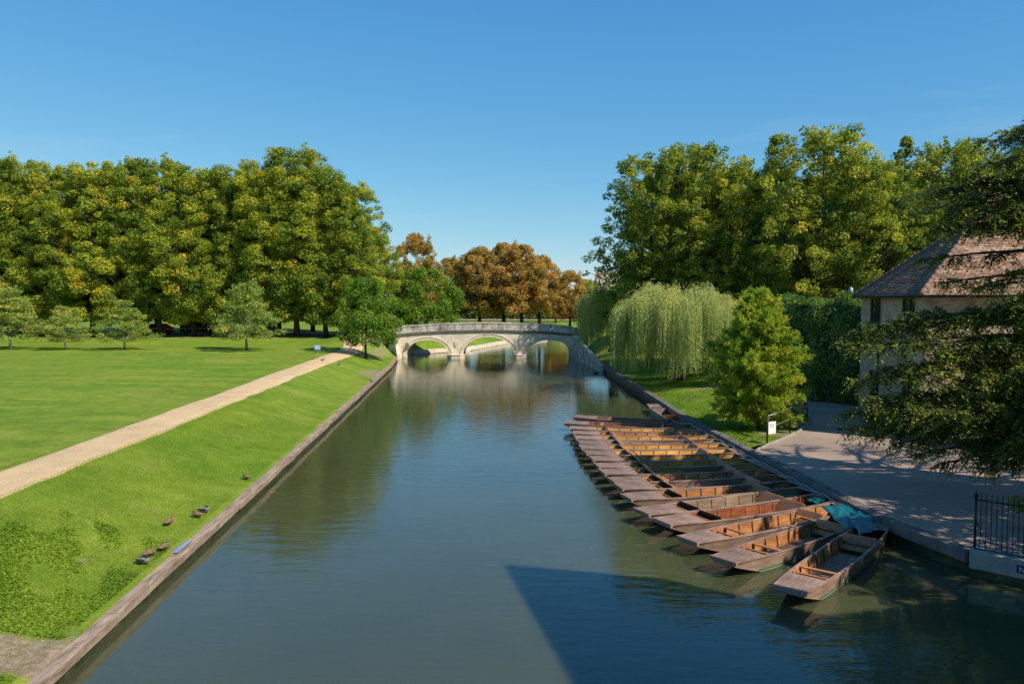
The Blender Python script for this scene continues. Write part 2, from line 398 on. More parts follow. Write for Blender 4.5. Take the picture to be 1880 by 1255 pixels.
M["teak"] = mat_noise("teak_chair", [(.3, (.28, .12, .045)), (.7, (.48, .24, .10))], 5, .6, (6, 6, 1), .2, .004)
M["duck_brown"] = mat_noise("brown_feathers", [(.35, (.07, .042, .022)), (.55, (.24, .155, .09)), (.7, (.38, .27, .17))], 26, .8, None, .5, .01, .1)
M["duck_dark"] = mat_noise("dark_feathers", [(.3, (.012, .016, .012)), (.7, (.05, .045, .035))], 20, .6)
M["duck_pale"] = mat_noise("pale_feathers", [(.3, (.09, .085, .08)), (.7, (.27, .25, .235))], 18, .8)
M["duck_orange"] = mat_flat("orange_skin", (.55, .2, .02), .6)

LEAF_LIME = [(.0, (0.039, 0.085, 0.018)), (.25, (0.133, 0.221, 0.028)), (.45, (0.280, 0.354, 0.039)), (.62, (0.491, 0.482, 0.050)), (.78, (0.620, 0.567, 0.062)), (.92, (0.620, 0.538, 0.057)), (1, (0.620, 0.366, 0.043))]
LEAF_LIME_R = [(.0, (0.040, 0.090, 0.019)), (.25, (0.134, 0.220, 0.031)), (.45, (0.274, 0.338, 0.044)), (.62, (0.473, 0.469, 0.063)), (.78, (0.619, 0.564, 0.078)), (.92, (0.619, 0.584, 0.078)), (1, (0.619, 0.469, 0.045))]
M["leaf_lime"] = mat_leaf("lime_leaves", LEAF_LIME)
M["leaf_lime_right"] = mat_leaf("right_lime_leaves", LEAF_LIME_R)
M["leaf_chestnut"] = mat_leaf("chestnut_leaves", [(0, (0.126, 0.106, 0.032)), (.3, (0.343, 0.265, 0.062)), (.5, (0.541, 0.354, 0.088)), (.7, (0.620, 0.371, 0.116)), (1, (0.620, 0.302, 0.133))])
M["leaf_bright"] = mat_leaf("bright_green_leaves", [(0, (0.030, 0.081, 0.011)), (.3, (0.088, 0.196, 0.016)), (.6, (0.169, 0.290, 0.027)), (1, (0.297, 0.338, 0.047))])
M["leaf_hornbeam"] = mat_leaf("hornbeam_leaves", [(0, (0.074, 0.138, 0.035)), (.3, (0.199, 0.287, 0.055)), (.6, (0.372, 0.433, 0.100)), (1, (0.620, 0.497, 0.124))])
M["leaf_willow"] = mat_leaf("willow_leaves", [(0, (0.101, 0.166, 0.048)), (.3, (0.257, 0.334, 0.101)), (.6, (0.445, 0.502, 0.190)), (1, (0.713, 0.624, 0.156))], .4)
M["leaf_conifer"] = mat_leaf("feathery_leaves", [(0, (0.076, 0.168, 0.020)), (.3, (0.189, 0.315, 0.029)), (.6, (0.341, 0.443, 0.039)), (1, (0.620, 0.512, 0.068))], .5)
M["leaf_yew"] = mat_leaf("yew_needles", [(0, (0.032, 0.058, 0.019)), (.3, (0.090, 0.134, 0.028)), (.6, (0.225, 0.263, 0.042)), (1, (0.417, 0.386, 0.058))], .3)
M["leaf_hedge"] = mat_leaf("hedge_leaves", [(0, (0.035, 0.080, 0.018)), (.4, (0.108, 0.197, 0.035)), (.7, (0.233, 0.338, 0.063)), (1, (0.426, 0.446, 0.108))], .25)
M["hedge_inner"] = mat_noise("hedge_inner", [(.3, (.010, .016, .006)), (.7, (.04, .06, .015))], 5, .9, None, .8, .05)
M["leaf_weed"] = mat_leaf("weed_leaves", [(0, (.06, .13, .010)), (.4, (.15, .25, .015)), (.7, (.24, .35, .025)), (1, (.36, .44, .05))], .45, .2)

# ------------------------------------------------------------------ the ground
EL = [(-60,-3.5),(13,-7.96),(79.2,-11.96),(90.5,-13.0),(93.5,-14.0),(97.2,-13.6),(98.2,-12.4),(106,-5.6),(121,-1.4),(136,4.5),(150,14),(168,48),(220,110),(300,200),(2500,2000)]
ER = [(-60,11.9),(13.0,11.9),(13.3,14.2),(16.4,14.2),(17.35,13.35),(18.2,12.45),(19.3,11.28),(19.42,11.28),(22.0,10.54),(26.4,10.22),(31.06,9.86),(41.7,9.19),(74.85,8.73),(91,7.5),(97,8.4),(107,12),(121,19),(136,27),(150,36),(168,70),(220,130),(300,201),(2500,2001)]
def interp(tb, y):
    if y <= tb[0][0]: return tb[0][1]
    for (a, va), (b, vb) in zip(tb, tb[1:]):
        if y <= b: return va + (vb - va) * (y - a) / (b - a)
    return tb[-1][1]
def wob(x, y): return .6*(.05*math.sin(x*.9+1.3*math.sin(y*.31))+.04*math.sin(y*.7+x*.4)+.02*math.sin(2.1*x-1.7*y))
def hL(x, y):
    s = interp(EL, y) - x
    h = .38 + 1.14 * sm(.3, 5.4, s) + .2 * sm(6, 22, s)
    h += wob(x, y) * sm(.4, 2, s) * (.35 + .25 * sm(7, 12, s))
    h += 1.25 * sm(86, 93.5, y) * (1 - sm(99, 104, y)) * sm(.1, 1.5, s) * (1 - sm(4, 11, s))
    h += .45 * sm(92, 101, y) * sm(3, 9, s)
    return h
def hR(x, y):
    s = x - interp(ER, y)
    h = .52 + sm(40, 56, y) * .75 * sm(.5, 6, s) * (1 - sm(14.2, 16.0, x) * (1 - sm(56, 64, y))) + wob(x, y) * sm(40, 50, y) * sm(.3, 2, s)
    h += sm(76, 91, y) * 1.5 * sm(.1, 2.5, s) * (1 - .35 * sm(94, 110, y)) + .1 * sm(80, 110, y)
    return h
def hG(x, y):
    return hL(x, y) if x < (interp(EL, y) + interp(ER, y)) / 2 else hR(x, y)

PATCH = []   # bare earth: centre x, y, radius x, radius y, amount
for (px, py, rx, ry, a) in [(30,1120,2.0,.55,1.0),(90,1145,1.2,.3,.9),(75,937,.6,.5,.6),(150,985,.35,.3,.8),(215,963,.3,.25,.8),(140,1080,.4,.3,.6),(430,790,1.5,.8,.55),(390,783,1.4,.7,.6),
                            (655,648,2.6,2.2,.8),(690,668,1.4,4,.75),(30,790,1.5,.6,.4)]:
    p = P(px, py, 1.2); PATCH.append((p.x, p.y, rx, ry, a))
for (px, py, rx, ry, a) in [(1325,715,1.6,1.0,.8),(1345,745,1.2,2.2,.8),(1290,715,2,.6,.7),(1300,728,2.5,1,.4),(1210,735,.5,4,.5),(1440,785,1.6,1.0,.75),(1400,800,1.6,.6,.5),(1470,770,.8,1.6,.9),(1120,640,5,3,.6),(1095,655,1,4,.5)]:
    p = P(px, py, .8); PATCH.append((p.x, p.y, rx, ry, a))
PATCH.append((-17, 93.5, 2.2, 3.5, 1.0)); PATCH.append((-45, 101, 30, 2.6, .72)); PATCH.append((-14.8, 88, 1.2, 4, .6))
def bare(x, y):
    v = 0
    for (cx, cy, rx, ry, a) in PATCH:
        d = ((x-cx)/rx)**2 + ((y-cy)/ry)**2
        if d < 4: v = max(v, a * (.62 if y < 60 and x < 0 and y > 16.5 else 1) * math.exp(-d * .7))
    return v

def make_ground():
    ys = list(np.arange(-12, 60, .5)) + list(np.arange(60, 130, 1.0)) + list(np.arange(130, 300, 4.0)) + [300, 340, 400, 500, 700, 1000, 1600, 2500]
    ss = [0] + list(np.arange(.2, 3, .28)) + list(np.arange(3, 14, .5)) + list(np.arange(14, 40, 1.6)) + [42, 48, 56, 68, 85, 110, 150, 220, 350, 600, 1000, 1800]
    vs = []; fs = []; bs = []
    for side in (-1, 1):
        base = len(vs); n = len(ss) + 1
        for y in ys:
            e = interp(EL if side < 0 else ER, y)
            vs.append((e + side * .23, y, -1.2)); bs.append(0)
            for s in ss:
                x = e + side * (s + .24)
                h = hL(x, y) if side < 0 else hR(x, y)
                vs.append((x, y, h)); bs.append(bare(x, y))
        for j in range(len(ys) - 1):
            for i in range(n - 1):
                a = base + j*n + i; q = (a, a+1, a+n+1, a+n)
                fs.append(q if side > 0 else q[::-1])
    me = bpy.data.meshes.new("grass_ground"); me.from_pydata(vs, [], fs); me.materials.append(M["grass"])
    at = me.attributes.new("bare", 'FLOAT', 'POINT'); at.data.foreach_set("value", bs)
    me.polygons.foreach_set("use_smooth", [True] * len(fs))
    o = link(bpy.data.objects.new("grass_ground", me)); tag(o, kind="structure", label="green riverside lawns and grassy banks on both sides of the river")
make_ground()
mb = MB()
wx = list(np.linspace(-40, 60, 3)); mb.add([(-70,-30,0),(320,-30,0),(320,320,0),(-70,320,0)], [(0,1,2,3)])
tag(mb.build("river_water", M["water"]), kind="structure", label="calm blue green river between the two stone edges")

def drape(name, pts, widths, lift, mat, label, hfun=hG, seg=.8, ncol=7, wobble=.06):
    """a strip that follows a line of (x, y) over the ground"""
    P2 = [Vector(p) for p in pts]; out = []
    for (a, b, wa, wb) in zip(P2, P2[1:], widths, widths[1:]):
        n = max(1, int((b - a).length / seg))
        for i in range(n): out.append((a.lerp(b, i / n), wa + (wb - wa) * i / n))
    out.append((P2[-1], widths[-1]))
    vs = []; fs = []; rnd = random.Random(5)
    for i, (p, w) in enumerate(out):
        d = (out[min(i+1, len(out)-1)][0] - out[max(i-1, 0)][0]).normalized(); nrm = Vector((-d.y, d.x))
        wl = w/2 + rnd.uniform(-wobble, wobble); wr = w/2 + rnd.uniform(-wobble, wobble)
        for k in range(ncol):
            t = k / (ncol - 1); q = p + nrm * (-wr + (wl + wr) * t)
            z = hfun(q.x, q.y) + lift - (.05 if k in (0, ncol-1) else 0)
            vs.append((q.x, q.y, z))
    for i in range(len(out) - 1):
        for k in range(ncol - 1):
            a = i*ncol + k; fs.append((a, a+1, a+ncol+1, a+ncol)[::-1])
    mb = MB(); mb.add(vs, fs, 0, True); o = mb.build(name, mat); tag(o, kind="structure", label=label); return o
pp = [P(x, y, 1.55) for x, y in [(-330,1016),(0,886),(150,829),(300,772),(450,715),(520,687),(590,661),(640,643)]]
pp = [Vector((p.x, p.y)) for p in pp] + [Vector((-17.6, 88)), Vector((-18.2, 93.5)), Vector((-19.0, 97))]
drape("gravel_path", pp, [2.25]*8 + [2.3, 3.4, 4.5], .035, M["gravel"], "pale gravel path crossing the left lawn towards the bridge", wobble=.045)
drape("avenue_road", [(-150, 110), (-60, 109), (-30, 107), (-20, 103), (-16, 97.6), (-13.4, 96.2)], [5, 5, 5, 5, 4.5, 4], .05, M["road"], "shaded dark road under the left trees running to the bridge", wobble=.05)
drape("far_path", [(9, 95.5), (16, 97), (34, 99), (60, 100)], [3.6, 3, 3, 3], .05, M["gravel"], "pale path leaving the bridge to the right behind the willows")
drape("distant_path", [(-90, 171), (0, 173), (100, 172)], [5, 5, 5], .35, M["gravel"], "distant pale path seen beyond the brown trees", seg=6, wobble=0)

# pavement on the right
kerb_px = [(1385,829),(1412,816),(1440,805),(1462,795),(1480,784),(1490,773),(1488,764),(1480,756)]
kerb = [P(x, y, .6) for x, y in kerb_px] + [Vector((16.2, 46, .6)), Vector((15.6, 52, .6))]
edge = [Vector((interp(ER, y) + .28, y, .6)) for y in (33.2, 31, 28.5, 26.4, 24, 22, 20.8, 19.6)]
poly = [(p.x, p.y) for p in kerb[::-1]] + [(p.x, p.y) for p in edge] + [(12.3, 18.6), (60, 18.6), (60, 60), (17, 60)]
mb = MB(); mb.prism(poly, .45, .6); o = mb.build("pavement", M["asphalt"]); tag(o, kind="structure", label="grey asphalt forecourt beside the moored punts")
mb = MB(); mb.add([(p.x, p.y, .604) for p in [P(1537,785,.6), P(1572,785,.6), P(1574,790,.6), P(1538,790,.6)]], [(0,1,2,3)])
mb.build("pavement_patch", M["road"]); tag(bpy.data.objects["pavement_patch"], kind="structure", label="small dark repair patch in the asphalt forecourt")
mb = MB()
for a, b in zip(kerb, kerb[1:]): mb.bar(a + Vector((0,0,.0)), b + Vector((0,0,.0)), .07, .16)
tag(mb.build("kerb_edging", M["concrete"]), "curved pale kerb edging between grass and asphalt forecourt", "kerb")

# stone edging left, quay edge right
def edging(name, tb, y0, y1, w, z, side, mats, label, thick=.24, step=2.4, under=.14):
    root = thing(name, label, "edging wall", (0, 0, 0))
    top = MB(); low = MB(); rnd = random.Random(3)
    y = y0
    while y < y1:
        yn = min(y + step * rnd.uniform(.85, 1.1), y1)
        a = Vector((interp(tb, y), y, 0)); b = Vector((interp(tb, yn - .035), yn - .035, 0)); d = (b - a).normalized(); n = Vector((d.y, -d.x, 0)) * side
        dz = rnd.uniform(-.018, .018); j = rnd.uniform(-.022, .022)
        q = [a + n*(-.04 + j), b + n*(-.04 + j), b + n*w, a + n*w]
        vs = [(p.x, p.y, z - thick) for p in q] + [(p.x, p.y, z + dz) for p in q]
        top.add(vs, [(0,3,2,1),(4,5,6,7),(0,1,5,4),(1,2,6,5),(2,3,7,6),(3,0,4,7)])
        y = yn
    ys = list(np.arange(y0, y1, 1.5)) + [y1]
    for a_, b_ in zip(ys, ys[1:]):
        a = Vector((interp(tb, a_), a_, 0)); b = Vector((interp(tb, b_), b_, 0)); d = (b-a).normalized(); n = Vector((d.y, -d.x, 0))*side
        q = [a + n*under, b + n*under, b + n*(w-.03), a + n*(w-.03)]
        low.add([(p.x, p.y, -1) for p in q] + [(p.x, p.y, z - thick + .01) for p in q], [(0,3,2,1),(4,5,6,7),(0,1,5,4),(2,3,7,6)])
    top.build("coping", mats[0], root, .018); low.build("lower_wall", mats[1], root)
    return root
edging("stone_edging", EL, -10, 91.5, .31, .36, -1, (M["coping"], M["wet_stone"]), "long brown stone edging along the left lawn above the water", .22, 1.7, .035)
edging("quay_edge", ER, 19.45, 76, .32, .60, 1, (M["quay"], M["wet_stone"]), "dark timber and concrete quay edge along the right bank", .30, 3.2, .10)
edging("far_bank_wall", EL, 98.3, 150, .4, .55, -1, (M["stone_ring"], M["stone_ring"]), "pale stone bank wall curving away behind the bridge arches", .5, 3, .0)

# ------------------------------------------------------------------ foliage
def leaf_obj(name, C, U, V, tint, mat, parent=None):
    n = len(C)
    v = np.empty((n, 4, 3), np.float32)
    v[:, 0] = C - U; v[:, 1] = C - V; v[:, 2] = C + U; v[:, 3] = C + V
    me = bpy.data.meshes.new(name)
    me.vertices.add(4 * n); me.vertices.foreach_set("co", v.ravel())
    me.loops.add(4 * n); me.loops.foreach_set("vertex_index", np.arange(4 * n, dtype=np.int32))
    me.polygons.add(n); me.polygons.foreach_set("loop_start", np.arange(0, 4 * n, 4, dtype=np.int32))
    me.polygons.foreach_set("loop_total", np.full(n, 4, np.int32))
    me.update(calc_edges=True)
    at = me.attributes.new("tint", 'FLOAT', 'FACE'); at.data.foreach_set("value", np.clip(tint, 0, 1).astype(np.float32))
    me.materials.append(mat)
    o = link(bpy.data.objects.new(name, me), parent)
    if parent is not None: KIDS.setdefault(parent.name, []).append(o)
    return o
def unit(a): return a / (np.linalg.norm(a, axis=1, keepdims=True) + 1e-9)
def orient(rng, N, size, aspect=.6):
    """leaf half vectors perpendicular to normals N"""
    n = len(N); r = unit(rng.normal(size=(n, 3))); u = unit(np.cross(N, r)); w = np.cross(N, u)
    s = size * rng.uniform(.45, 1.45, (n, 1))
    return u * s, w * s * aspect
def clump_leaves(rng, centers, radii, counts, size, tints, flat=.75, upbias=.5, jitter=.10):
    Cs = []; Us = []; Vs = []; Ts = []
    idx = np.repeat(np.arange(len(centers)), counts)
    n = len(idx)
    d = unit(rng.normal(size=(n, 3))); r = rng.uniform(.35, 1.0, (n, 1)) ** .6
    off = d * r * radii[idx][:, None]; off[:, 2] *= flat
    C = centers[idx] + off
    N = unit(d * .9 + np.array([0, 0, upbias]) + rng.normal(size=(n, 3)) * .5)
    U, V = orient(rng, N, size)
    return C, U, V, tints[idx] + rng.normal(size=n) * jitter * (1 + .8*(tints[idx] > .65))

def trunk_mb(rng, H, r0, targets, fork=.25, lean=(0, 0)):
    mb = MB(); n = 9
    pts = [Vector((lean[0]*(i/n)**2 + rng.normal()*.06*(i > 0), lean[1]*(i/n)**2 + rng.normal()*.06*(i > 0), H*i/n)) for i in range(n+1)]
    mb.tube(pts, [r0*(1.35 if i == 0 else 1)*(1-.88*i/n) for i in range(n+1)], 9)
    for t in targets:
        t = Vector(t); h0 = max(H*fork, min(t.z*.72, H*.9)) * rng.uniform(.75, 1.0)
        k = min(n-1, int(h0/H*n)); f = h0/H*n-k; a = pts[k].lerp(pts[k+1], f)
        r = r0*(1-.88*h0/H)*.55
        m = a.lerp(t, .5) + Vector((rng.normal()*.25, rng.normal()*.25, (t-a).length*.06))
        q = a.lerp(t, .25) + Vector((rng.normal()*.1, rng.normal()*.1, 0))
        mb.tube([a, q, m, t], [r, r*.75, r*.45, r*.12], 5)
    return mb

def make_tree(name, label, cat, rng, H, base, R0, prof, n_cl, cl_r, n_leaf, size, leafmat, bark, r0=.35, tint_mu=.42, tint_sd=.12, accent=.05, accent_v=.9,
              leaders=4, loc=(0, 0, 0), group=None, flat=.75, inner=.35, taper=.35, n_limb=26, upbias=.5, trunk_top=.92, lobes=.16):
    root = thing(name, label, cat, loc, 0, group)
    h = rng.uniform(0, 1, n_cl) ** .9
    ang = rng.uniform(0, 2*np.pi, n_cl)
    ph = rng.uniform(0, 6.28, 4)
    rr = np.array([prof(v) for v in h]) * R0 * (1 + lobes*np.sin(3*ang+ph[0]+h*4) + lobes*.7*np.sin(5*ang+ph[1]-h*7))
    rad = rr * (inner + (1-inner) * rng.uniform(0, 1, n_cl) ** .45)
    z = base + (H - base) * h
    cen = np.stack([rad*np.cos(ang), rad*np.sin(ang), z], 1)
    crad = cl_r * rng.uniform(.45, 1.5, n_cl) * (1 - taper*h)
    for _ in range(leaders):          # ragged leading shoots on top
        a = rng.uniform(0, 6.28); q = rng.uniform(.1, .62)*R0; zt = base+(H-base)*rng.uniform(.84, 1.0); x, y = q*math.cos(a), q*math.sin(a)
        up = rng.uniform(-.6, .5)
        for k in range(6):
            cen = np.vstack([cen, [x + rng.normal()*.12, y+rng.normal()*.12, zt + k*.44*cl_r + up - 1.3]]); crad = np.append(crad, cl_r*(.90-.12*k))
    n_cl = len(cen)
    t = rng.normal(tint_mu, tint_sd, n_cl)
    acc = rng.uniform(size=n_cl) < accent; t[acc] = accent_v + rng.normal(0, .05, acc.sum())
    cnt = np.maximum(8, (n_leaf * (crad/cl_r)**2)).astype(int)
    C, U, V, T = clump_leaves(rng, cen, crad, cnt, size, t, flat, upbias)
    far = np.argsort(-rad[:len(h)])[:n_limb]
    tb = trunk_mb(rng, H*trunk_top, r0, [cen[i]*np.array([.93, .93, 1]) for i in far])
    tb.build("trunk", bark, root)
    leaf_obj("crown", C, U, V, T, leafmat, root)
    return root
def lime_prof(v): return min(1, .55 + 1.6*v) * (1 - max(0, v-.55)**1.7*1.75)
def round_prof(v): return math.sqrt(max(.05, 1-(2*v-.85)**2 * .78)) if v > .4 else .75 + .6*v
def cone_prof(v): return max(.06, 1.0 - .93*v) * (.75 + .25*min(1, v*6))

rng = np.random.default_rng(7)
KINDS = {}
def place(kind, loc, rz, sc, label, group=None, sz=None, name=None):
    """the first time moves the source tree itself, afterwards copies it and its parts"""
    src, used, cat = KINDS[kind]
    if used: o = copy_tree(src)
    else: o = src; KINDS[kind][1] = True
    o.location = loc; o.rotation_euler = (0, 0, rz); o.scale = (sc, sc, (sz or sc)); o["label"] = label
    if group: o["group"] = group
    elif "group" in o: del o["group"]
    if name: o.name = name
    return o
for k in range(4):
    r_ = make_tree("lime_tree", "x", "tree", np.random.default_rng(20+k), 20.5 + k*.5, 2.1, 4.5, lime_prof, 600, .90, 190, .118, M["leaf_lime"], M["bark"], .29, .44, .12, .04, .80, 9, lobes=.17, inner=.42, n_limb=30)
    KINDS["lime%d" % k] = [r_, False, "tree"]
for k in range(3):
    r_ = make_tree("right_lime_tree", "x", "tree", np.random.default_rng(40+k), 21.5 + k*.5, 3.0, 5.0, lime_prof, 680, .78, 130, .118, M["leaf_lime_right"], M["bark"], .38, .40, .14, .03, .82, 9, n_limb=46, lobes=.26, inner=.3)
    KINDS["rlime%d" % k] = [r_, False, "tree"]
r_ = make_tree("pointed_tree", "x", "tree", np.random.default_rng(52), 22, 3.0, 4.2, lambda v: 1.15*max(.04, (1-v)**.75), 360, 1.15, 240, .125, M["leaf_lime_right"], M["bark"], .4, .36, .1, .01, .8, 0, taper=.68, n_limb=30)
KINDS["pointed"] = [r_, False, "tree"]
for k in range(3):
    r_ = make_tree("chestnut_tree", "x", "tree", np.random.default_rng(60+k), 16.5, 3.2, 5.6, round_prof, 260, 1.25, 190, .18, M["leaf_chestnut"], M["bark"], .42, .42, .15, .05, .1, 3, n_limb=36)
    KINDS["chest%d" % k] = [r_, False, "tree"]
for k in range(2):
    r_ = make_tree("round_green_tree", "x", "tree", np.random.default_rng(70+k), 9, 2.0, 4.2, round_prof, 120, 1.0, 130, .15, M["leaf_bright"], M["bark"], .17, .5, .12, .02, .9, 2, n_limb=20)
    KINDS["bright%d" % k] = [r_, False, "tree"]
for k in range(2):
    r_ = make_tree("hornbeam_tree", "x", "tree", np.random.default_rng(80+k), 7.6, 1.5, 4.2, lambda v: (1-.80*v)*(.7+.3*min(1, v*5)), 150, .8, 70, .115, M["leaf_hornbeam"], M["bark_pale"], .13, .5, .12, .03, .9, 1, n_limb=30, flat=.42, inner=.2)
    KINDS["horn%d" % k] = [r_, False, "tree"]

ORD = ["first", "second", "third", "fourth", "fifth", "sixth", "seventh", "eighth", "ninth", "tenth", "eleventh", "twelfth", "thirteenth", "fourteenth", "fifteenth", "sixteenth", "seventeenth", "eighteenth", "nineteenth", "twentieth"]
rnd = random.Random(11)
def rowh(x, y): return hG(x, y) - .05
# left avenue: front row (trunk pixel, top pixel)
front = [(-120, 300), (-55, 300), (-8, 300), (45, 298), (104, 300), (170, 292), (232, 296), (293, 300), (355, 292), (420, 300), (485, 298), (545, 282), (598, 300), (640, 325)]
for i, (px, ty) in enumerate(front):
    Y = 101.0 + rnd.uniform(-.4, .4); X = (px - 940) / FPX * Y
    z = rowh(X, Y); top = AT(px, ty, Y).z
    sc = (top - z) / 21.8
    if i < 3: lab = "tall green lime tree of the front avenue row beyond the left picture edge"; 
    lab = f"green gold lime, {ORD[i-3]} in the avenue front row from the left edge" if i >= 3 else "tall green lime at the cropped left end of the avenue front row"
    if i == len(front)-1: lab = "tall lime ending the left avenue, nearest the path's bend and the bridge"
    place("lime%d" % (i % 4), (X, Y, z), rnd.uniform(0, 6.28), sc * (1.0 + .06*(i % 3)), lab, "lime trees of the left avenue", sz=sc)
for i in range(15):
    Y = 117 + rnd.uniform(-.6, .6); X = -80 + i*4.6 + rnd.uniform(-.5, .5)
    if X > -27: continue
    place("lime%d" % ((i+2) % 4), (X, Y, rowh(X, Y)), rnd.uniform(0, 6.28), rnd.uniform(.92, 1.0), "tall lime of the back avenue row showing between the front limes", "back row limes of the left avenue")
# tree ending the avenue on the right, lower and rounder
place("lime2", (-18.6, 107, rowh(-18.6, 107)), 1.2, .70, "shorter lime with a full crown at the avenue end right beside the bridge", None, sz=.66)
# small lawn trees
for (px, by, ty, wpx, kd, lab) in [(18, 636, 520, 150, "horn1", "small spreading hornbeam at the left picture edge on the lawn"), (120, 637, 555, 105, "horn0", "smallest young hornbeam on the lawn, second from the left edge"),
                       (228, 637, 545, 125, "horn1", "young hornbeam with a thin pale trunk in front of the red car"), (452, 637, 508, 148, "horn0", "broad layered hornbeam on the lawn in front of the dark van")]:
    p = P(px, by, 2.0); z = hG(p.x, p.y); top = AT(px, ty, p.y).z; sc = (top - z)/8.1
    w = wpx/FPX*p.y/2/4.3
    place(kd, (p.x, p.y, z-.05), rnd.uniform(0, 6.28), w, lab, "young trees on the left lawn", sz=sc)
p = P(672, 637, 2.0)
place("bright0", (p.x, p.y, hG(p.x, p.y)-.05), .4, .80, "bright green round tree on a thin trunk beside the end of the gravel path", sz=.88)
place("bright1", (-11.6, 108, 1.9), 1.9, 1.06, "bright green bushy tree right behind the left end of the bridge", sz=1.0)
place("bright0", (-16.5, 110, 1.9), 2.9, .9, "green bushy tree between the avenue end and the bridge-side bush tree", sz=.95)
# chestnuts beyond the bridge
for i, (px, ty, Y, kd, lab) in enumerate([(764, 422, 135, 0, "brown-leaved chestnut standing alone left, above the bright green trees"), (828, 468, 150, 1, "low olive brown chestnut at the left end of the brown group"),
        (880, 446, 146, 2, "golden olive chestnut, broadest of the brown group behind the bridge"), (925, 440, 150, 0, "tall brown chestnut in the middle of the brown group"), (958, 443, 144, 1, "rusty chestnut with the thickest trunk behind the bridge centre"),
        (990, 462, 148, 2, "orange brown chestnut at the right of the brown group"), (1046, 492, 138, 0, "small reddish chestnut closest to the church spire"), (1020, 520, 160, 1, "low red brown chestnut behind the bridge's right end")]):
    X = (px-940)/FPX*Y; z = 1.9; top = AT(px, ty, Y).z
    sc = (top-z)/17.6
    place("chest%d" % kd, (X, Y, z), rnd.uniform(0, 6.28), sc*(.95 if px != 764 else .75), lab, "brown chestnuts beyond the bridge", sz=sc)
# right bank limes
for i, (px, ty, Y, kd, ws, lab) in enumerate([(1194, 268, 71, "rlime0", 1.03, "wide lime at the river end of the right-hand row"), (1262, 250, 69, "rlime1", 1.05, "tall lime whose crown peaks left of the willow's right edge"), (1338, 280, 66, "rlime2", 1.0, "yellowish lime standing behind the willow's right side"),
        (1420, 236, 64, "pointed", 1.05, "tall pointed dark green tree rising from the right row"), (1505, 214, 60, "rlime0", .98, "tallest sparse-topped tree of the right row with a leaning pale limb"), (1575, 275, 58, "rlime2", 1.0, "lower lime directly left of the house roof"),
        (1655, 240, 64, "pointed", 1.0, "twin-peaked dark green tree above the house's left roof edge"), (1740, 240, 58, "rlime1", .85, "thin-topped tree rising above the house roof"), (1810, 268, 56, "rlime0", .9, "green tree behind the roof and the yew's top"), (1890, 262, 58, "rlime2", .8, "tree behind the house at the right picture edge")]):
    X = (px-940)/FPX*Y; z = hG(X, Y); top = AT(px, ty, Y).z; H0 = {"rlime0": 22.6, "rlime1": 23.1, "rlime2": 23.6, "pointed": 22.6}[kd]
    sc = (top-z)/H0
    place(kd, (X, Y, z-.05), i*1.3+.4, sc*ws, lab, "tall trees of the right-hand row", sz=sc)
for i in range(10):
    X = 16.5 + i*3.9; Y = 88 - i*2.4
    place("rlime%d" % (i % 3), (X, Y, hG(X, Y)-.05), i*2.1, 1.0, "tall green lime filling the second row behind the right-hand trees", "second row on the right bank", sz=.80)
place("bright1", (17.6, 14.8, .5), .9, .95, "tree beyond the right edge whose shade falls on the quay corner", sz=1.05)
place("bright0", (20.5, 18.8, .5), 2.0, .9, "rounded tree beyond the right edge behind the black railings", sz=1.0)  # both trees stay unseen, added for their shade on the quay and water
# low greenery under the right row
for i, (px, ty, Y, kd, lab) in enumerate([(1156, 520, 96, "bright1", "rounded green tree right beside the church spire"), (1160, 540, 88, "horn1", "small green tree between the willow and the lime row's river end"), (1345, 560, 66, "bright0", "leafy bush tree below the limes, right beside the willow")]):
    X = (px-940)/FPX*Y; z = hG(X, Y); top = AT(px, ty, Y).z
    place(kd, (X, Y, z), i+.6, (top-z)/9*.9, lab, sz=(top-z)/9)
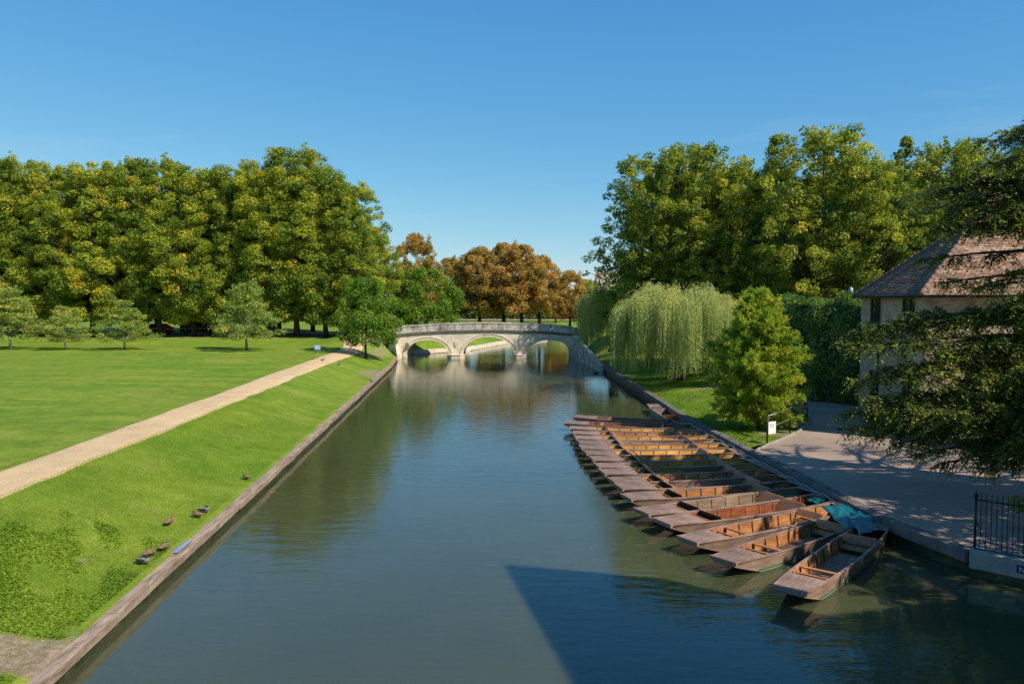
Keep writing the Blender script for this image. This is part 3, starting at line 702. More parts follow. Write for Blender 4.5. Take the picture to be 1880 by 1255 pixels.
# distant tree line
for i in range(34):
    X = -150 + i*9.5 + rnd.uniform(-2, 2); Y = 205 + rnd.uniform(-12, 12)
    place("lime%d" % (i % 4), (X, Y, 1.6), rnd.uniform(0, 6.28), rnd.uniform(.55, .7), "distant dark green tree closing the meadow beyond the avenue", "distant trees beyond the meadow", sz=rnd.uniform(.40, .52))
def box_leaves(rng, x0, x1, y0, y1, z0, z1, n, size, tmu=.35, rough=.55):
    """leaves over the faces of a clipped block"""
    fa = [((x1-x0)*(z1-z0), 0), ((x1-x0)*(z1-z0), 1), ((y1-y0)*(z1-z0), 2), ((y1-y0)*(z1-z0), 3), ((x1-x0)*(y1-y0), 4)]
    tot = sum(a for a, _ in fa); Cs = []; Ns = []
    for a, k in fa:
        m = int(n*a/tot); u = rng.uniform(0, 1, m); v = rng.uniform(0, 1, m)
        X = x0+(x1-x0)*u; Y = y0+(y1-y0)*u; Z = z0+(z1-z0)*v
        lump = lambda q, s: rough*(np.sin(q*1.7+s)+np.sin(q*3.1+2*s)+np.sin(Z*2.3+s*3))*.3 + np.abs(rng.normal(size=m))*-.12+.04
        if k == 0: C = np.stack([X, y0-lump(X, 1), Z], 1); N = (0, -1, .3)
        elif k == 1: C = np.stack([X, y1+lump(X, 2), Z], 1); N = (0, 1, .3)
        elif k == 2: C = np.stack([x0-lump(Y, 3), Y, Z], 1); N = (-1, 0, .3)
        elif k == 3: C = np.stack([x1+lump(Y, 4), Y, Z], 1); N = (1, 0, .3)
        else:
            Y2 = y0+(y1-y0)*v; C = np.stack([X, Y2, z1+lump(X, 5)+np.abs(rng.normal(size=m))*.08], 1); N = (0, 0, 1)
        Cs.append(C); Ns.append(np.tile(np.array(N, float), (m, 1)))
    C = np.vstack(Cs); N = unit(np.vstack(Ns)*.8 + rng.normal(size=(len(C), 3))*.7)
    U, V = orient(rng, N, size); T = tmu + .12*np.sin(C[:, 0]*2.3+C[:, 2]*1.9) + rng.normal(size=len(C))*.12
    return C, U, V, T
def hedge(name, label, loc, rz, L, W, H, n, size, tmu=.35, mat="leaf_hedge"):
    root = thing(name, label, "hedge", loc, rz)
    mb = MB(); mb.box(.22, .22, 0, L-.22, W-.22, H-.22); mb.build("stems", M["hedge_inner"], root)
    leaf_obj("foliage", *box_leaves(np.random.default_rng(len(label)), 0, L, 0, W, 0, H, n, size, tmu), M[mat], root)
    return root
hedge("tall_hedge", "tall clipped dark green hedge between the feathery tree and the house", (16.2, 51.5, .7), R(-52), 11.5, 1.6, 6.0, 60000, .07, .5)
hedge("low_hedge", "low dark hedge block beside the house's shaded wall", (17.0, 38.3, .6), R(-78), 2.6, 1.3, 1.4, 5000, .05, .3)
hedge("meadow_hedge", "long dark hedge far beyond the brown trees", (-60, 178, 1.8), 0, 160, 3, 3.2, 26000, .22, .3)
# shrubs and ferns by the house corner
def shrub(name, label, loc, r, h, n, size, mat, seed, tmu=.4, cat="shrub"):
    g = np.random.default_rng(seed); root = thing(name, label, cat, loc)
    cen = unit(g.normal(size=(14, 3)))*np.array([r*.6, r*.6, h*.35])+np.array([0, 0, h*.5])
    C, U, V, T = clump_leaves(g, cen, np.full(14, r*.45), np.full(14, n//14), size, g.normal(tmu, .08, 14))
    mb = MB()
    for c in cen[:7]: mb.tube([(0, 0, 0), tuple(c*.5), tuple(c)], [.03, .02, .008], 4)
    mb.build("stems", M["bark"], root); leaf_obj("foliage", C, U, V, T, mat, root); return root
for i, (px, py, r, h, lab) in enumerate([(1555, 742, 1.0, 1.3, "dark shrub at the foot of the tall hedge by the asphalt"), (1610, 752, 1.2, 1.8, "leafy shrub beneath the house's shaded windows"), (1520, 733, .8, .9, "ferny clump at the far edge of the shaded asphalt"), (1665, 760, 1.1, 1.5, "dark shrub at the house corner behind the teak chair")]):
    p = P(px, py, .6); shrub("shrub", lab, (p.x, p.y, .6), r, h, 2600, .05, M["leaf_hedge"], 90+i, .42)
shrub("wall_plant", "dark green plant behind the black railings at the right edge", (P(1872, 975, .6).x+.3, 20.9, .6), .7, 1.2, 2200, .035, M["leaf_hedge"], 99, .45, "plant")

# weeping willows
def willow(label, loc, Rw, H, n, seed, low, lowside):
    g = np.random.default_rng(seed); root = thing("willow_tree", label, "tree", loc, 0, "weeping willows on the right bank")
    Cs = []; Us = []; Vs = []; Ts = []; limbs = []
    nb = 120; bt = g.normal(.5, .16, nb)
    bang = g.uniform(0, 6.28, nb); brad = g.uniform(.25, .95, nb)**.7*Rw; btop = H*(1-.26*(brad/Rw)**2.5)*g.uniform(.86, 1.05, nb); bend = g.uniform(0, 2.2, nb)**1.5
    for b in range(0, nb, 3): limbs.append((brad[b]*.8*math.cos(bang[b]), brad[b]*.8*math.sin(bang[b]), btop[b]*.93))
    for i in range(n):
        b = g.integers(nb); cx = brad[b]*math.cos(bang[b]) + g.normal()*.27; cy = brad[b]*math.sin(bang[b]) + g.normal()*.27; be = bend[b]
        z0 = btop[b] + g.normal()*.22; out = np.array([cx, cy])/(math.hypot(cx, cy)+1e-6)
        side = out @ np.array(lowside); zend = low*(1.25-.95*max(0, side)) + be + abs(g.normal())*.6 + (0 if brad[b] > .55*Rw else 1.2)
        L = max(1.2, z0 - zend); m = max(10, int(L/.085)); t = np.linspace(0, 1, m)
        sway = g.normal(size=2)*.10
        ox = .55*np.minimum(1, t*6)*g.uniform(.5, 1.3)
        x = cx + out[0]*ox + sway[0]*t*L*.35 + g.normal(size=m)*.02; y = cy + out[1]*ox + sway[1]*t*L*.35 + g.normal(size=m)*.02
        z = z0 + .28*np.sin(np.minimum(1, t*6)*math.pi) - t*L
        C = np.stack([x, y, z], 1); d = np.tile([0, 0, -1.], (m, 1)) + g.normal(size=(m, 3))*.38; d = unit(d)
        side_v = unit(np.cross(d, g.normal(size=(m, 3))))
        Cs.append(C); Us.append(d*.085); Vs.append(side_v*.020); Ts.append(np.full(m, bt[b]) + g.normal(size=m)*.12 + .15*(t < .2))
    tb = trunk_mb(g, H*.72, .32, limbs, .2); tb.build("trunk", M["bark"], root)
    leaf_obj("crown", np.vstack(Cs), np.vstack(Us), np.vstack(Vs), np.hstack(Ts), M["leaf_willow"], root)
    return root
willow("large pale weeping willow trailing its strands over the right bank", (11.9, 57.0, 1.1), 4.3, 6.5, 3600, 5, .25, (-.35, -.94))
willow("smaller weeping willow further off beside the bridge's right end", (9.9, 79.0, 1.6), 3.2, 6.4, 2000, 6, .5, (-.8, -.6))
willow("low pale green willow right behind the bridge's right parapet end", (11.4, 86.5, 2.3), 2.8, 5.2, 1400, 8, .6, (-.7, -.7))

# feathery conifer (swamp cypress)
def feather_tree():
    g = np.random.default_rng(33); p = P(1402, 786, .75)
    root = thing("cypress_tree", "feathery bright green conical tree on the grass beside the asphalt", "tree", (p.x, p.y + 1.1, .6))
    H = 6.7; mb = MB(); mb.tube([(0, 0, 0), (.03, 0, 2), (0, .05, 4.5), (0, 0, H-.2)], [.16, .11, .06, .01], 8)
    Cs = []; Us = []; Vs = []; Ts = []
    nb = 290
    for i in range(nb):
        z = .25 + (H-.5)*(i/nb)**1.05; a = i*2.4+g.normal()*.3; v = z/H
        L = 2.55*min(1, 1.32*(1-v)**.8)*(.58+.42*min(1, v*3.0))*(1+.20*math.sin(a*2+z*2.6)+.14*math.sin(a*3-z*4.1))*g.uniform(.7, 1.15)+.2
        d = np.array([math.cos(a), math.sin(a), .30+.5*v+g.normal()*.1]); d /= np.linalg.norm(d); tt = g.normal(.5, .12)
        end = np.array([0, 0, z])+d*L; end[2] -= .14*L
        mb.tube([(0, 0, z), tuple(np.array([0, 0, z])+d*L*.5), tuple(end)], [.03*(1-v)+.008, .015, .004], 4)
        ntw = int(16*L+6)
        for k in range(ntw):
            s = .18+.82*(k/ntw)**.8; q = np.array([0, 0, z])+d*L*s; q[2] -= .14*L*s*s
            e = unit(g.normal(size=(1, 3)))[0]; e = e*.75+d*.7+np.array([0, 0, -.12]); e /= np.linalg.norm(e); l = .42*(1.1-.5*s)*g.uniform(.6, 1.3)
            m = 17; u = np.linspace(.05, 1, m)
            C = q + e*l*u[:, None] + g.normal(size=(m, 3))*.035; C[:, 2] -= .10*l*u*u
            dd = unit(e*.7+g.normal(size=(m, 3))*.6)
            Cs.append(C); Us.append(dd*.055); Vs.append(unit(np.cross(dd, g.normal(size=(m, 3))))*.02); Ts.append(np.full(m, tt)+g.normal(size=m)*.1+.12*(s-.5)+(.3 if g.uniform() < .02 else 0))
    mb.build("trunk", M["bark"], root)
    leaf_obj("crown", np.vstack(Cs), np.vstack(Us), np.vstack(Vs), np.hstack(Ts), M["leaf_conifer"], root)
feather_tree()

# large yew overhanging from the right
def yew():
    g = np.random.default_rng(12); base = np.array([20.5, 24.0, .5])
    root = thing("yew_tree", "huge dark yew whose drooping boughs hang over the forecourt at the right edge", "tree", tuple(base))
    mb = MB(); mb.tube([(0, 0, 0), (.1, .2, 3), (-.1, .3, 7), (0, .1, 12.2)], [.6, .5, .32, .06], 10)
    Cs = []; Us = []; Vs = []; Ts = []
    def spray(q, d, l, tt, dens=1.0):
        """a flat drooping twig of needles"""
        m = max(6, int(30*l*dens)); u = np.linspace(0, 1, m)
        C = q + np.outer(u, d)*l; C[:, 2] -= .35*l*u*u; C += g.normal(size=(m, 3))*.018
        s = unit(np.cross(np.tile(d, (m, 1)), np.array([0, 0, 1.])+g.normal(size=(m, 3))*.35)); sg = np.where(np.arange(m) % 2, 1., -1.)[:, None]
        dd = unit(d*.55 + s*sg*.8 + g.normal(size=(m, 3))*.2 + np.array([0, 0, -.12])); w = unit(np.cross(dd, s+np.array([0, 0, 1.]))) 
        Cs.append(C+dd*.035); Us.append(dd*.068); Vs.append(unit(np.cross(dd, g.normal(size=(m, 3))*.5+np.array([0, 0, 1.])))*.023); Ts.append(tt+.34*u**1.5+g.normal(size=m)*.1)
    def bough(tip, f0=.35, twl=1.0, dens=1.0, z0=None):
        tip = np.array(tip)-base; z0 = z0 if z0 is not None else max(.9, tip[2]*.92+.5)
        a = np.array([0, .2, z0]); L = np.linalg.norm(tip-a); mid = (a+tip)/2+np.array([0, 0, .10*L*.5+.3]); 
        pts = [((1-s)**2)*a+2*s*(1-s)*mid+s*s*tip for s in np.linspace(0, 1, 14)]
        mb.tube([tuple(p) for p in pts], [.10*(1-i/14.5)+.008 for i in range(14)], 5)
        n = int(L*(1-f0)*11*dens); tt0 = g.normal(.24, .11)
        for k in range(n):
            s = f0+(1-f0)*(k/n)**.9; i = min(12, int(s*13)); q = pts[i]+(pts[i+1]-pts[i])*(s*13-i)
            ax = pts[i+1]-pts[i]; ax /= np.linalg.norm(ax); sd = np.cross(ax, [0, 0, 1.]); sd /= np.linalg.norm(sd)+1e-9; sg = 1 if k % 2 else -1
            bl = twl*(1.15-.75*s)*g.uniform(.55, 1.15)
            bd = ax*g.uniform(.35, .9)+sd*sg*g.uniform(.2, 1)+np.array([0, 0, g.uniform(-1.0, .75)]); bd /= np.linalg.norm(bd)
            mb.tube([tuple(q), tuple(q+bd*bl*.5), tuple(q+bd*bl-np.array([0, 0, .22*bl*bl]))], [.016, .009, .004], 3, cap=False)
            nt_ = int(bl*11)+3
            for j in range(nt_):
                u = (j+.5)/nt_; r = q+bd*bl*u-np.array([0, 0, .22*bl*bl*u*u])
                sd2 = np.cross(bd, [0, 0, 1.]); sd2 /= np.linalg.norm(sd2)+1e-9
                e = bd*.6+sd2*(1 if j % 2 else -1)*g.uniform(.3, .9)+np.array([0, 0, g.uniform(-.8, .4)]); e /= np.linalg.norm(e)
                spray(r, e, g.uniform(.16, .36), tt0, 1.0)
            spray(q+bd*bl-np.array([0, 0, .22*bl*bl]), (bd+np.array([0, 0, -.5]))/1.2, .3, tt0)
        spray(tip, np.array([ax[0], ax[1], -.6]), .4, tt0)
    # boughs seen in the picture: tip pixel, depth, reach of leaves
    seen = [(1880,228,24.5,.5,1.1),(1845,245,25,.5,1.0),(1795,262,25,.55,1.0),(1862,275,24,.45,1.1),(1830,300,23,.5,1.0),(1775,305,24.5,.55,.9),(1800,330,25,.5,1.0),(1745,345,25,.6,.9),(1770,365,24,.5,1.0),(1700,352,25,.62,.8),(1690,385,24.5,.6,.9),
            (1735,395,24,.5,1.0),(1800,385,23.5,.45,1.1),(1850,370,24,.4,1.1),(1850,330,26,.4,1.1),(1668,362,26,.7,.7),(1720,420,24,.7,.6),(1782,418,24.3,.6,.6),(1870,410,23.5,.4,.9),(1830,405,25,.5,.9),
            (1690,478,25,.82,.45),(1725,520,24.6,.86,.35),(1785,530,24.4,.86,.4),(1812,470,24.6,.86,.3),(1850,500,24,.8,.4),
            (1862,545,23.5,.5,.9),(1808,520,24,.82,.5),(1835,565,24,.5,.9),(1788,575,24.5,.62,.8),(1740,590,24.5,.62,.9),(1700,600,24.5,.66,.9),(1650,590,25,.7,.8),(1600,600,25,.72,.8),(1548,618,25.5,.74,.75),(1575,640,25,.72,.7),(1530,612,26,.8,.6),
            (1665,640,24,.6,1.0),(1720,650,24,.5,1.1),(1770,640,24,.45,1.1),(1830,630,23.5,.4,1.1),(1875,600,23.5,.35,1.1),(1620,680,24.5,.66,.8),(1680,690,24,.55,1.0),(1740,705,24,.5,1.1),(1800,690,23.5,.4,1.2),(1860,680,23,.35,1.2),
            (1570,700,25,.76,.7),(1590,740,24.5,.72,.8),(1545,762,25,.8,.55),(1560,790,25,.84,.45),(1610,800,24.5,.74,.6),(1650,760,24,.6,.9),(1700,755,24,.5,1.0),(1750,770,23.8,.45,1.1),(1810,755,23.2,.4,1.2),(1865,760,23,.35,1.2),
            (1640,815,24.3,.8,.5),(1672,836,24,.86,.35),(1722,852,24,.9,.25),(1700,800,24,.62,.7),(1760,815,23.6,.5,.9),(1790,835,23.4,.6,.8),(1812,858,23.2,.72,.6),(1845,820,23,.45,1.0),(1880,815,22.8,.4,1.0)]
    for (x, y, Y, f0, tw) in seen:
        bough(AT(x, y, Y), f0, tw, .7 if y < 400 else 1.0)
        if tw > .75 and x > 1560 and (y > 400 or x > 1800) and not (x < 1790 and 560 < y < 705): bough(AT(x+g.uniform(8, 40), y+g.uniform(-14, 18), Y+g.uniform(-.8, .8)), f0, tw)
    # boughs outside the frame, thinner: they throw the dappled shade on the forecourt and punts
    for k in range(24):
        a = g.uniform(-2.9, 2.2); z = g.uniform(3, 12); Lr = (8.5 - .38*z)*g.uniform(.7, 1)
        t = base + np.array([math.cos(a)*Lr, math.sin(a)*Lr, z-.6])
        ratio = t[0]/t[1] if t[1] > 0 else 9
        if ratio < .66: continue
        bough(t, .4, 1.2, .45)
    mb.build("trunk", M["bark"], root)
    leaf_obj("crown", np.vstack(Cs), np.vstack(Us), np.vstack(Vs), np.hstack(Ts), M["leaf_yew"], root)
yew()

# grass blades and weeds on the near left bank, blades on the right bank
def blades(name, label, fn, n, seed, ln, wd, mat, tmu, upright=.8, flat=False):
    g = np.random.default_rng(seed); pts = []
    while len(pts) < n:
        q = fn(g)
        if q is not None: pts.append(q)
    C = np.array(pts); m = len(C); d = unit(np.array([0, 0, upright])+g.normal(size=(m, 3))*np.array([.5, .5, .2]))
    l = ln*g.uniform(.5, 1.3, (m, 1)); C = C + d*l*.8
    U = d*l; V = unit(np.cross(d, g.normal(size=(m, 3))))*wd*g.uniform(.6, 1.3, (m, 1))
    if flat:
        N = unit(np.array([0, 0, 1.1])+g.normal(size=(m, 3))*.5); U, V = orient(g, N, ln, .62)
    T = tmu+.18*np.sin(C[:, 0]*1.7+1.3*np.sin(C[:, 1]*1.1))+g.normal(size=m)*.15
    o = leaf_obj(name, C, U, V, T, mat); tag(o, label, None, None, "stuff"); return o
def f_bank(g):
    y = 12+40*g.uniform()**1.8; x = interp(EL, y)-.44-(4.0+3.5*min(1, 22/y))*g.uniform()
    if g.uniform() < sm(34, 52, y)*.9: return None
    if bare(x, y) > .45 and g.uniform() < .93: return None
    if x/y < -.68: return None
    return (x, y, hL(x, y)-.005)
blades("grass", "short green grass growing on the near left bank", f_bank, 150000, 1, .028, .006, M["leaf_weed"], .68)
def f_weed(g):
    y = 12.0+9*g.uniform()**1.3; x = interp(EL, y)-.46-5.5*g.uniform()
    if bare(x, y) > .35 or x/y < -.69: return None
    v = math.sin(x*2.1)+math.sin(y*2.7+x)+math.sin(y*1.1-x*1.7)
    if v + 1.1*math.sin(x*5.3+y*3.1) < -3.0+g.uniform()*3.2+max(0, (y-15)*.6): return None
    return (x, y, hL(x, y))
blades("weeds", "broad-leaved weeds covering the bottom left bank", f_weed, 34000, 2, .036, .026, M["leaf_weed"], .55, .5, True)
def f_right(g):
    y = 31+32*g.uniform()**1.2; x = interp(ER, y)+.35+8*g.uniform()
    if y < 33.5 and x > interp(ER, y)+.6: return None
    for a, b in zip(kerb, kerb[1:]):
        if min(a.y, b.y) <= y <= max(a.y, b.y) and x > a.x+(b.x-a.x)*(y-a.y)/(b.y-a.y+1e-9)-.1: return None
    if bare(x, y) > .4 and g.uniform() < .85: return None
    return (x, y, hR(x, y))
blades("bank_grass", "rough grass on the right bank around the feathery tree", f_right, 40000, 3, .05, .010, M["leaf_weed"], .34)

# ------------------------------------------------------------------ the stone bridge
def bridge():
    A = P(727.5, 656.5, 0); B = P(1056, 656.6, 0)
    d = B - A; W = d.length; rz = math.atan2(d.y, d.x)
    root = thing("stone_bridge", "pale stone bridge of three arches with a dark weathered parapet across the river", "bridge", A, rz)
    D = 4.6
    def top(u):           # string course height
        t = (u/W-.5)*2; return 2.62+.50*(1-t*t)
    arches = [(1.15, 6.2, 1.95), (7.8, 13.8, 2.32), (15.25, 20.5, 1.95)]
    sc = W/20.9; arches = [(a*sc, b*sc, h) for a, b, h in arches]
    def intr(u):
        for a, b, h in arches:
            if a < u < b:
                t = (u-(a+b)/2)/((b-a)/2); return .12+h*math.sqrt(max(0, 1-abs(t)**2.15))**.92
        return -.8
    us = sorted(set(list(np.linspace(-.9, W+.2, 240)) + [x for a, b, h in arches for x in (a+1e-4, b-1e-4, a, b, a+.03, a+.08, b-.03, b-.08)]))
    wall = MB()
    for v, flip in ((0, False), (D, True)):
        for a, b in zip(us, us[1:]):
            m = (a+b)/2
            if b-a < 1e-3 and False: continue
            inside = any(x < m < y for x, y, h in arches)
            za = intr(a if inside and any(x < a < y for x, y, h in arches) else m); zb = intr(b if inside and any(x < b < y for x, y, h in arches) else m)
            if not inside: za = zb = -.8
            q = [(a, v, za), (b, v, zb), (b, v, top(b)), (a, v, top(a))]
            wall.add(q, [(0, 1, 2, 3) if not flip else (3, 2, 1, 0)])
    wall.add([(-.9, 0, -.8), (-.9, D, -.8), (-.9, D, top(-.9)), (-.9, 0, top(-.9))], [(3, 2, 1, 0)])
    wall.add([(W+.2, 0, -.8), (W+.2, D, -.8), (W+.2, D, top(W+.2)), (W+.2, 0, top(W+.2))], [(0, 1, 2, 3)])
    wall.build("spandrel_wall", M["stone"], root)
    for a, b, h in arches:
        n = 40; barrel = MB(); ring = MB()
        pr = []
        for i in range(n+1):
            ang = math.pi*i/n; t = -math.cos(ang); u = (a+b)/2+t*(b-a)/2; z = .12+h*math.sqrt(max(0, 1-abs(t)**2.15))**.92
            pr.append((u, z))
        pr = [(a, -.8)]+pr+[(b, -.8)]
        for (u0, z0), (u1, z1) in zip(pr, pr[1:]):
            barrel.add([(u0, .0, z0), (u1, .0, z1), (u1, D, z1), (u0, D, z0)], [(0, 3, 2, 1)], 0, True)
        barrel.build("arch_barrel", M["stone_ring"], root)
        cx = (a+b)/2
        for k in range(1, len(pr)-2):
            (u0, z0), (u1, z1) = pr[k], pr[k+1]
            def outp(u, z, t_):
                dx, dz = (u-cx)/((b-a)/2)**2, (z-.12)/h**2; l = math.hypot(dx, dz)+1e-9; return (u+dx/l*t_, z+dz/l*t_)
            o0, o1 = outp(u0, z0, .30), outp(u1, z1, .30); e0, e1 = outp(u0, z0, .36), outp(u1, z1, .36)
            f = -.05
            ring.add([(u0, f, z0), (u1, f, z1), (o1[0], f, o1[1]), (o0[0], f, o0[1]), (u0, .02, z0), (u1, .02, z1)], [(0, 1, 2, 3), (0, 4, 5, 1)])
            ring.add([(o0[0], -.10, o0[1]), (o1[0], -.10, o1[1]), (e1[0], -.10, e1[1]), (e0[0], -.10, e0[1]), (o0[0], -.02, o0[1]), (o1[0], -.02, o1[1]), (e1[0], .02, e1[1]), (e0[0], .02, e0[1])],
                     [(0, 1, 2, 3), (0, 4, 5, 1), (3, 2, 6, 7)])
        ring.build("arch_ring", M["stone_ring"], root)
    for (u0, u1) in ((arches[0][1], arches[1][0]), (arches[1][1], arches[2][0])):
        mb = MB(); c = (u0+u1)/2; w = (u1-u0)/2+.22
        mb.prism([(c-w, .1), (c-w, -.35), (c-w*.5, -.75), (c+w*.5, -.75), (c+w, -.35), (c+w, .1)], -.8, .30)
        mb.prism([(c-w-.06, .1), (c-w-.06, -.38), (c-w*.5, -.82), (c+w*.5, -.82), (c+w+.06, -.38), (c+w+.06, .1)], .30, .40)
        mb.build("pier", M["stone_ring"], root, .03)
        sh = MB(); cz = 1.62   # carved shield
        sh.prism([(c-.22, cz+.32), (c+.22, cz+.32), (c+.22, cz-.05), (c+.12, cz-.28), (c, cz-.38), (c-.12, cz-.28), (c-.22, cz-.05)], 0, .09)
        o = sh.build("carved_shield", M["stone_ring"], root, .02); o.rotation_euler = (R(90), 0, 0); o.location = (0, .0, 0)
    mb = MB()
    mb.prism([(-.5, .1), (-.5, -.3), (.55, -.3), (.6, .1)], -.8, .28); mb.build("pier", M["stone_ring"], root, .03)
    # string courses, parapet, coping
    st = MB(); pa = MB(); cp = MB(); dk = MB()
    un = list(np.linspace(.0, W, 40))
    for a, b in zip(un, un[1:]):
        za, zb = top(a), top(b)
        def slab(mb, y0, y1, l, h):
            mb.add([(a, y0, za+l), (b, y0, zb+l), (b, y1, zb+l), (a, y1, za+l), (a, y0, za+h), (b, y0, zb+h), (b, y1, zb+h), (a, y1, za+h)],
                   [(0,3,2,1),(4,5,6,7),(0,1,5,4),(2,3,7,6)] + ([(3,0,4,7)] if a == un[0] else []) + ([(1,2,6,5)] if b == un[-1] else []))
        slab(st, -.16, .10, -.06, .06); slab(st, -.09, .10, .06, .16)
        slab(pa, -.02, .33, .16, .86); slab(pa, D-.33, D+.02, .0, .86)
        slab(cp, -.07, .38, .86, .96); slab(cp, D-.38, D+.07, .86, .96)
        slab(dk, .33, D-.33, -.15, .05)
    st.build("string_course", M["stone_dark"], root); pa.build("parapet", M["stone_weathered"], root); cp.build("parapet_coping", M["stone_weathered"], root); dk.build("deck", M["gravel"], root)
    # end blocks
    mb = MB(); mb.box(-.72, -.1, -.8, -.02, .5, 2.72); mb.box(-.5, -.06, 2.72, 0.0, .4, 3.5); mb.build("end_pillar", M["stone"], root, .03)
    # curved parapet end on the right
    mb = MB(); n = 8
    for i in range(n):
        t0, t1 = i/n, (i+1)/n; z0 = 2.62+.96-.95*t0**1.6; z1 = 2.62+.96-.95*t1**1.6
        x0 = W+t0*1.5; x1 = W+t1*1.5
        mb.add([(x0, -.04, 1.4), (x1, -.04, 1.4), (x1, .36, 1.4), (x0, .36, 1.4), (x0, -.04, z0), (x1, -.04, z1), (x1, .36, z1), (x0, .36, z0)], [(4,5,6,7),(0,1,5,4),(2,3,7,6),(1,2,6,5)])
    mb.build("curved_parapet_end", M["stone_dark"], root)
    # wing walls: built in world metres then set into the bridge's frame
    inv = (Matrix.Translation(A) @ Matrix.Rotation(rz, 4, 'Z')).inverted()
    def wing(pts, thick, mat, name):
        wb = MB(); cb = MB()
        for (p, q) in zip(pts, pts[1:]):
            a = inv @ Vector((p[0], p[1], 0)); b = inv @ Vector((q[0], q[1], 0)); dd = (b-a).normalized(); n_ = Vector((dd.y, -dd.x, 0))*thick
            for (mb_, off, lo, hi) in ((wb, 0, None, 0), (cb, .04, 0, .10)):
                za0 = -.8 if lo is None else p[2]; zb0 = -.8 if lo is None else q[2]
                a0 = a-n_.normalized()*off; b0 = b-n_.normalized()*off; a1 = a+n_*(1+off); b1 = b+n_*(1+off)
                mb_.add([(a0.x, a0.y, za0), (b0.x, b0.y, zb0), (b1.x, b1.y, zb0), (a1.x, a1.y, za0), (a0.x, a0.y, p[2]+hi), (b0.x, b0.y, q[2]+hi), (b1.x, b1.y, q[2]+hi), (a1.x, a1.y, p[2]+hi)],
                        [(0,3,2,1),(4,5,6,7),(0,1,5,4),(1,2,6,5),(2,3,7,6),(3,0,4,7)])
        wb.build(name, mat, root); cb.build("wing_coping", M["stone_ring"], root)
    Bw = B
    wing([(Bw.x+.1, Bw.y-.1, 2.6), (7.75, 88, 2.15), (8.1, 84, 1.6), (8.45, 79.5, .95), (8.7, 75.6, .52)], .35, M["stone_weathered"], "wing_wall")
    wing([(-12.75, 90.6, .5), (-13.05, 91.6, 1.5), (-13.5, 92.9, 2.3), (A.x-.55, A.y-.05, 2.72)], -.35, M["stone"], "wing_wall")
    # tuft growing from the masonry
    g = np.random.default_rng(4); cen = np.array([[1.35*sc, -.10, 1.42]]*3)+g.normal(size=(3, 3))*.12
    C, U, V, T = clump_leaves(g, cen, np.full(3, .26), np.full(3, 90), .05, np.full(3, .3)); leaf_obj("tuft", C, U, V, T, M["leaf_lime"], root)
    return root
bridge()

